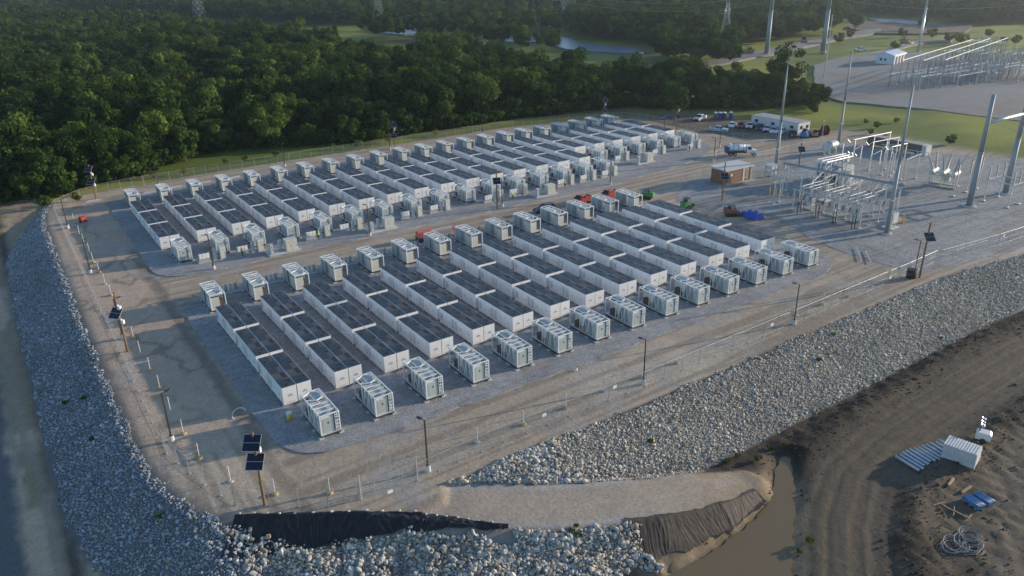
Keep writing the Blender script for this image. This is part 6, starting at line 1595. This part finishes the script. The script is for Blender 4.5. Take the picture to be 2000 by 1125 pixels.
# ------------------------------------------------------------------ people
SKIN = mat('skin', (.36, .22, .15), .6)
TMP = bpy.data.scenes.new('skin_bake')
def person(label, xy, rz, vest, shirt, trousers, helmet, pose):
    z0 = hz(*xy) if xy[1] < 51 else 0.0
    t = thing('person', label, 'person', (*xy, z0), rz, 'workers on the site')
    vs = []; ed = []; rd = []
    def J(p, r, par=None):
        vs.append(p); rd.append(r)
        if par is not None: ed.append((par, len(vs)-1))
        return len(vs)-1
    bend = pose.get('bend', 0.0)
    def up(p):   # bend the upper body forward (local +y) about the hip
        c, s = math.cos(bend), math.sin(bend); y_, z_ = p[1], p[2]-.95
        return (p[0], y_*c+z_*s, .95-y_*s+z_*c)
    pel = J((0, 0, .97), .145)
    wa = J(up((0, 0, 1.12)), .135, pel); ch = J(up((0, .01, 1.32)), .165, wa); nk = J(up((0, 0, 1.49)), .062, ch); h0 = J(up((0, .015, 1.57)), .085, nk); h1 = J(up((0, .02, 1.67)), .098, h0); J(up((0, .01, 1.74)), .075, h1)
    st = pose.get('step', .12)
    for sx in (-1, 1):
        hp = J((sx*.09, 0, .90), .105, pel); kn = J((sx*.11, sx*st*.6+.03, .50), .066, hp); an = J((sx*.12, sx*st-.02, .09), .046, kn); J((sx*.13, sx*st+.15, .045), .042, an)
        sh = J(up((sx*.19, 0, 1.42)), .072, ch)
        a1, a2 = pose['arm'][0 if sx < 0 else 1]
        el = J(up((sx*(.25), a1[0], a1[1])), .047, sh); wr_ = J(up((sx*.24, a2[0], a2[1])), .033, el)
        pm_ = J(up((sx*.235, a2[0]+.05*(a2[0] > .15)+.01, a2[1]-.06*(a2[0] <= .15)-.01)), .035, wr_)
        for k in range(4): J(up((sx*(.20+.022*k), a2[0]+.03+.09*(a2[0] > .15), a2[1]-.05-.09*(a2[0] <= .15)+(.008 if k in (1, 2) else 0))), .010, pm_)
        J(up((sx*.19, a2[0]+.06, a2[1]-.05)), .011, wr_)
    me = bpy.data.meshes.new('body'); me.from_pydata(vs, ed, [])
    me.materials.append(trousers); me.materials.append(shirt); me.materials.append(SKIN)
    o = bpy.data.objects.new('body', me); TMP.collection.objects.link(o)
    md = o.modifiers.new('skin', 'SKIN'); md.use_smooth_shade = True
    lay = me.skin_vertices[0] if me.skin_vertices else None
    for i_, r_ in enumerate(rd): lay.data[i_].radius = (r_, r_)
    lay.data[0].use_root = True
    sm = o.modifiers.new('smooth', 'SUBSURF'); sm.levels = 1; sm.render_levels = 1
    # bake so the colours can follow the body
    TMP.view_layers[0].update(); dg = TMP.view_layers[0].depsgraph; ev = o.evaluated_get(dg); nm = bpy.data.meshes.new_from_object(ev)
    o.modifiers.clear(); o.data = nm; TMP.collection.objects.unlink(o); COL.objects.link(o); o.parent = t
    nm.materials.clear()
    for m_ in (trousers, shirt, SKIN): nm.materials.append(m_)
    wrist_z = [up((0, a[1][0], a[1][1])) for a in pose['arm']]
    for p in nm.polygons:
        c = p.center; hip = c.z
        d_ = np.array([c.x, c.y, c.z])
        head = np.linalg.norm(d_-np.array(up((0, .015, 1.64)))) < .17
        hand = any(np.linalg.norm(d_-np.array(up((sx*.235, a[1][0]+.03, a[1][1]-.05)))) < .13 for sx, a in zip((-1, 1), pose['arm']))
        arm_ = abs(c.x) > .165 and c.z > .6
        p.material_index = 2 if (head or hand) else (1 if (c.z > 1.0 or arm_) else 0)
        p.use_smooth = True
    # vest
    q = MB(); rows = []
    for z_, rx, ry in ((1.0, .19, .135), (1.15, .185, .14), (1.32, .215, .155), (1.44, .19, .12)):
        rows.append([up((rx*math.cos(a_), ry*math.sin(a_)+.005, z_)) for a_ in [2*math.pi*k/14 for k in range(14)]])
    vs_ = [p for r_ in rows for p in r_]; fs_ = [(i_*14+k, i_*14+(k+1) % 14, (i_+1)*14+(k+1) % 14, (i_+1)*14+k) for i_ in range(3) for k in range(14)]
    q.add(vs_, fs_); q.build('vest', vest, t, True)
    hc = up((0, .015, 1.70)); q = MB(); vs_ = []
    for j in range(5):
        a_ = math.pi/2*j/4; r_ = .128*math.cos(a_); zz_ = .135*math.sin(a_)
        vs_ += [(hc[0]+max(r_, .004)*math.cos(2*math.pi*k/12), hc[1]+max(r_, .004)*1.12*math.sin(2*math.pi*k/12), hc[2]+zz_) for k in range(12)]
    q.add(vs_, [(j*12+k, j*12+(k+1) % 12, (j+1)*12+(k+1) % 12, (j+1)*12+k) for j in range(4) for k in range(12)])
    q.add([(hc[0]+.10*sx, hc[1]+.10, hc[2]) for sx in (-1, 1)]+[(hc[0]+.07*sx, hc[1]+.20, hc[2]-.02) for sx in (1, -1)], [(0, 1, 2, 3)]); q.build('helmet', helmet, t, True)
    # face: eyes, nose, mouth on the front of the head
    q = MB(); f_ = up((0, .105, 1.635))
    for sx in (-1, 1): q.ball((f_[0]+sx*.035, f_[1]+.003, f_[2]+.012), .012, 6, 4)
    q.build('eyes', BLACK, t)
    q = MB(); q.add([(f_[0]-.016, f_[1], f_[2]-.03), (f_[0]+.016, f_[1], f_[2]-.03), (f_[0], f_[1]+.028, f_[2]-.028), (f_[0], f_[1]+.004, f_[2]+.015)], [(0, 1, 2), (0, 2, 3), (1, 3, 2)]); q.build('nose', SKIN, t)
LIME = mat('hi_vis_lime', (.50, .78, .04), .6); ORNG = mat('hi_vis_yellow', (.72, .62, .05), .6)
JEAN = mat('jeans', (.035, .05, .085), .8); DARKC = mat('dark_cloth', (.03, .03, .035), .8); GREYT = mat('grey_cloth', (.16, .16, .17), .8)
HW, HY = mat('helmet_white', (.75, .75, .72), .4), mat('helmet_yellow', (.7, .5, .05), .4)
relax = dict(arm=(((-.03, 1.14), (.04, .90)), ((-.03, 1.14), (.05, .90))), step=.10)
reach = dict(arm=(((.16, 1.22), (.40, 1.30)), ((.10, 1.15), (.36, 1.12))), step=.12)
stoop = dict(arm=(((.06, 1.14), (.24, .98)), ((.06, 1.14), (.26, .96))), step=.22, bend=.45)
person('worker in a dark vest and helmet standing at the second box rack', (11.5, 55.6), .2, mat('vest_olive', (.30, .34, .05), .7), DARKC, DARKC, HY, relax)
person('worker in a lime vest facing the third box rack on the inner road', (26.2, 55.7), .1, LIME, GREYT, JEAN, HW, reach)
person('worker in a lime vest stooping at the eighth box rack', (71.5, 55.5), .6, LIME, DARKC, JEAN, HW, stoop)
person('worker in a yellow vest at the ninth box rack', (86.3, 55.7), -.2, ORNG, GREYT, DARKC, HY, relax)
person('worker in dark clothes at the last box rack near the road end', (134.9, 63.0), 0, DARKC, DARKC, DARKC, HW, relax)
bpy.data.scenes.remove(TMP)
# ------------------------------------------------------------------ small things around the site
def low(px_, py_): 
    x_, y_ = g(px_, py_, -4.0)
    for _ in range(4): z_ = hz(x_, y_); x_, y_ = g(px_, py_, z_)
    return x_, y_, hz(x_, y_)
q = thing('yellow_drum', 'yellow drum with white lid left of the first fence side skid', 'drum', (*g(566, 819), 0))
m = MB(); m.cyl((0, 0, 0), (0, 0, .85), .30, .34, 16); m.build('drum', YELLOW, q, True); m = MB(); m.cyl((0, 0, .85), (0, 0, .95), .36, n=16); m.build('lid', PVC, q)
xy = g(162, 433); t = thing('compressor', 'small red compressor on the dirt near the far left fence corner', 'compressor', (*xy, hz(*xy)), .4)
REDM = mat('machine_red', (.50, .04, .03), .5); m = MB(); m.prof([(-.7, .4), (-.7, 1.1), (-.3, 1.35), (.5, 1.25), (.7, .9), (.7, .4)], -.5, .5); m.build('housing', REDM, t)
for sx in (-1, 1): m = MB(); m.cyl((sx*.5, 0, .3), (sx*.66, 0, .3), .3, n=12); m.build('wheel', BLACK, t)
m = MB(); m.bar((0, -.7, .45), (0, -1.8, .35), .1); m.build('drawbar', DARKST, t)
xy = g(1779, 541); t = thing('black_drum', 'black round drum inside the fence by the leaning solar pole', 'drum', (*xy, hz(*xy)), 0); m = MB(); m.cyl((0, 0, 0), (0, 0, 1.5), .75, n=16); m.build('drum', BLACK, t, True); m = MB(); m.cyl((0, 0, .7), (0, 0, .8), .78, n=16); m.build('band', DARKST, t)
xy = g(465, 805); z_ = hz(*xy); m = MB(); m.tube([(xy[0]+.9*math.cos(a), xy[1]+1.0*math.sin(a*1.3), z_+.06) for a in np.linspace(0, 3.6, 14)], .07, 6); tag(m.build('hose', PVC), 'white hose left lying on the dirt beside the near gravel pad', 'hose')
for i, (p, s_) in enumerate((((1126, 722), .22), ((1122, 723), .16))): xy = g(*p); me = np_mesh('white_rubble', TPL[i]*s_, IF, {'Col': np.tile([[.8, .8, .8]], (12, 1))}); me.materials.append(RMAT); tag(put('white_rubble', me, None, (*xy, hz(*xy)+s_*.5)), ('larger', 'smaller')[i]+' white lump on the dirt road before the near fence', 'rubble')
for i, (a, b_) in enumerate((((1865, 498), (1928, 478)), ((1672, 484), (1683, 510)), ((1690, 490), (1701, 514)))):
    A_, B_ = g(*a), g(*b_); zA = .9 if i == 0 else .1; zB = .9 if i == 0 else .1
    m = MB(); m.cyl((*A_, zA), (*B_, zB), .06, n=7)
    if i == 0:
        for f_ in (.05, .5, .95): X = A_[0]+(B_[0]-A_[0])*f_; Y = A_[1]+(B_[1]-A_[1])*f_; m.bar((X, Y, 0), (X, Y, .9), .07)
    tag(m.build('pipe_rail', STEELL), ('pale pipe rail right of the leaning solar pole', 'left white pole lying on gravel before the near mast', 'right white pole lying on gravel before the near mast')[i], 'pipe')
# white debris strips inside the far fence
for i, p in enumerate(((340, 367), (397, 357), (290, 377), (455, 348), (180, 393))):
    xy = g(*p); m = MB(); z_ = hz(*xy)
    for k in range(4): a = random.uniform(-.4, .4); m.bar((-1.6+k*.3, k*.35, .05+.04*k), (1.6+k*.2, k*.35+a, .07+.04*k), .12, .05)
    o = m.build('timber_strips', PVC); o.location = (*xy, z_); tag(o, 'pale timber strips dropped inside the far fence, %s from left' % ORD[(4, 0, 3, 1, 2)[0] if False else (2, 3, 1, 4, 0)[i]], 'timber')
# ---- storage yard at lower right
GALV = mat('galvanised_pipe', (.50, .54, .58), .4, metal=.35)
a0 = np.array(low(1745, 893)[:2]); a1 = np.array(low(1833, 866)[:2])
dirp = np.array(low(1790, 912)[:2])-np.array(low(1748, 888)[:2]); dirp /= np.hypot(*dirp)
for k in range(12):
    f_ = k/11; c = a0+(a1-a0)*f_+dirp*random.uniform(-.15, .3); L_ = random.uniform(2.7, 3.2); z_ = hz(*(c+dirp*L_/2))+.26; r_ = .17
    m = MB(); p0 = c; p1 = c+dirp*L_
    nn = 12
    m.cyl((*p0, z_), (*p1, z_), r_, n=nn); m.cyl((*(p0-dirp*.01), z_), (*(p0+dirp*.0), z_), r_*.85, n=nn, mi=1)
    m.cyl((*p1, z_), (*(p1+dirp*.01), z_), r_*.85, n=nn, mi=1)
    tag(m.build('steel_pipe', [GALV, BLACK], None, True), 'pale steel pipe in the row beside the panel stack, %s from left' % ORD[k], 'pipe', 'pipes laid in a row')
p = low(1880, 905); ps_ = thing('panel_stack', 'tall stack of pale slatted panels in the storage yard', 'stack', p, 0)
cA, cB, cC = np.array(low(1837, 893)[:2]), np.array(low(1902, 918)[:2]), np.array(low(1921, 893)[:2])
u = cB-cA; v = cC-cB; rzp = math.atan2(u[1], u[0]); ps_.rotation_euler.z = rzp; LU, LV = float(np.hypot(*u)), min(2.2, float(np.hypot(*v)))
ps_.location = (cA[0], cA[1], hz(*cA)-.05)
PAL = mat('panel_white_grey', (.62, .63, .62), .5, var=.05)
nL = 13
for k in range(nL):
    z0 = .12+k*.135
    m = MB(); o_ = random.uniform(-.03, .03); m.box(o_, LU+o_, 0, LV, z0, z0+.09); m.build('panel', PAL, ps_)
    m = MB()
    for j in range(8): m.box(LU*j/7*.97+.01, LU*j/7*.97+.07, .02, LV-.02, z0+.09, z0+.135)
    kind(m.build('spacers', SEAM, ps_), 'stuff')
zt = .12+nL*.135
for j in range(12): m = MB(); m.box(.03+LU/12*j, .03+LU/12*j+.17, -.02, LV+.02, zt, zt+.07); m.build('slat', PVC, ps_)
m = MB(); m.box(-.05, LU+.05, -.05, .10, 0, .12); m.box(-.05, LU+.05, LV-.1, LV+.05, 0, .12); m.build('bearers', TIMBER, ps_)
x_, y_, z_ = low(1918, 862); lt = thing('light_tower', 'folded mobile light tower with four round lamps behind the panel stack', 'light tower', (x_, y_, z_), .4)
m = MB(); m.prof([(-.8, .45), (-.8, 1.2), (-.6, 1.35), (.6, 1.35), (.8, 1.1), (.8, .45)], -.55, .55); m.build('housing', PVC, lt)
for sx in (-1, 1): m = MB(); m.cyl((sx*.55, 0, .33), (sx*.74, 0, .33), .33, n=14); m.build('wheel', BLACK, lt, True)
m = MB(); m.bar((0, .5, 1.35), (0, .5, 2.2), .14); m.bar((-.9, .5, 2.2), (.9, .5, 2.2), .09); m.build('mast', DARKST, lt)
for xx in (-.85, -.3, .3, .85): m = MB(); m.cyl((xx, .3, 2.25+.15*(abs(xx) > .5)), (xx, .62, 2.38+.15*(abs(xx) > .5)), .12, .25, 12); m.ball((xx, .30, 2.27+.15*(abs(xx) > .5)), .22, 10, 6); m.build('lamp', CHROME, lt)
m = MB(); m.bar((0, -.8, .5), (0, -1.9, .4), .1); m.build('drawbar', DARKST, lt)
BLU = mat('blue_pipe', (.055, .17, .36), .35, var=.06)
for i, (pa, pb) in enumerate((((1884, 975), (1917, 996)), ((1904, 967), (1937, 989)))):
    A_ = np.array(low(*pa)[:2]); B_ = np.array(low(*pb)[:2]); c = (A_+B_)/2; rz = math.atan2(*(B_-A_)[::-1]); L_ = float(np.hypot(*(B_-A_)))
    t = thing('blue_pipe_bundle', ('left', 'right')[i]+' bundle of blue pipes on timber bearers in the storage yard', 'pipes', (c[0], c[1], hz(*c)), rz)
    for k in range(5):
        for j in range(2):
            m = MB(); yy = -.44+k*.22; zz_ = .22+j*.2; m.cyl((-L_/2, yy+.1*j*(k < 4), zz_), (L_/2, yy+.1*j*(k < 4), zz_), .105, n=10); m.build('pipe', BLU, t, True)
    for xx in (-L_*.35, 0, L_*.35): m = MB(); m.box(xx-.06, xx+.06, -.6, .6, -.05, .11); m.build('bearer', TIMBER, t)
for i, (pa, pb) in enumerate((((1852, 950), (1862, 937)), ((1878, 964), (1896, 952)))):
    A_ = low(*pa); B_ = low(*pb); m = MB(); m.bar((A_[0], A_[1], A_[2]+.15), (B_[0], B_[1], B_[2]+.15), .22, .2); tag(m.build('timber_beam', TIMBER), ('left', 'right')[i]+' timber beam lying left of the blue pipe bundles', 'timber')
x_, y_, z_ = low(1888, 1062)
for i in range(4):
    cx, cy, rr_ = x_+(-1.4, .2, 1.3, -.4)[i], y_+(.5, 0, .4, -.7)[i], (1.1, 1.3, .95, .9)[i]
    m = MB(); pts_ = []
    for k in range(120):
        a = k/120*2*math.pi*6; r_ = rr_*(1+.30*math.sin(a*.73+i)+.12*math.sin(a*2.3+i)); pts_.append((cx+r_*math.cos(a), cy+.8*r_*math.sin(a), z_+.12+.1*math.sin(a*.37+i)+.05*k/30))
    m.tube(pts_, .032, 5); tag(m.build('cable_coil', mat('hose_grey', (.25, .25, .235), .6)), ('left loose coil of grey hose in the mud heap', 'largest loose coil of grey hose in the mud heap', 'right loose coil of grey hose in the mud heap', 'front loose coil of grey hose in the mud heap')[i], 'hose')
for i in range(6):
    X, Y, Z = low(1835+i*14, 985+((i*37) % 30)); a = random.uniform(0, 3); m = MB(); m.bar((X-.8*math.cos(a), Y-.8*math.sin(a), Z+.08), (X+.8*math.cos(a), Y+.8*math.sin(a), Z+.1), .09); tag(m.build('timber_offcut', TIMBER), 'broken timber offcut between blue pipes and hose heap, %s from left' % ORD[i], 'timber', 'timber offcuts in the mud')
# weeds among the stones
def tuft(px_, py_, zz, s, label, grp):
    x_, y_ = g(px_, py_, zz); 
    for _ in range(4): zz = hz(x_, y_); x_, y_ = g(px_, py_, zz)
    t = thing('weed_tuft', label, 'weed', (x_, y_, zz), random.random()*6, grp); t.scale = (s, s, s*.8)
    put('foliage', BUSHL, t)
for i, p in enumerate(sorted(((1125, 1030), (1118, 1042), (1130, 1050), (1270, 865), (1985, 540), (1628, 655), (1838, 662), (1600, 705), (180, 860), (128, 790), (165, 780), (310, 1012)))): tuft(*p, -2, random.uniform(.16, .26), 'small green weed between the riprap stones, %s from left' % ORD[i], 'weeds in the riprap')
for i, p in enumerate(sorted(((1480, 900), (1440, 893), (1530, 870), (1420, 905), (1505, 878), (1560, 1080), (1580, 1060)))): tuft(*p, -4, random.uniform(.18, .30), 'green weed at the muddy foot of the stone bank, %s from left' % ORD[i], 'weeds at the foot of the bank')
# ------------------------------------------------------------------ air
hz_box = MB(); hz_box.box(-900, 2600, -400, 2600, -6.0, 62.0)
hm = bpy.data.materials.new('haze_air'); hm.use_nodes = True
hn_ = hm.node_tree; hn_.nodes.remove(hn_.nodes['Principled BSDF'])
pv = hn_.nodes.new('ShaderNodeVolumePrincipled'); pv.inputs['Color'].default_value = (.80, .88, 1.0, 1); pv.inputs['Density'].default_value = 0.00013; pv.inputs['Anisotropy'].default_value = 0.65
hn_.links.new(pv.outputs[0], hn_.nodes['Material Output'].inputs['Volume'])
kind(hz_box.build('haze', hm), 'stuff')
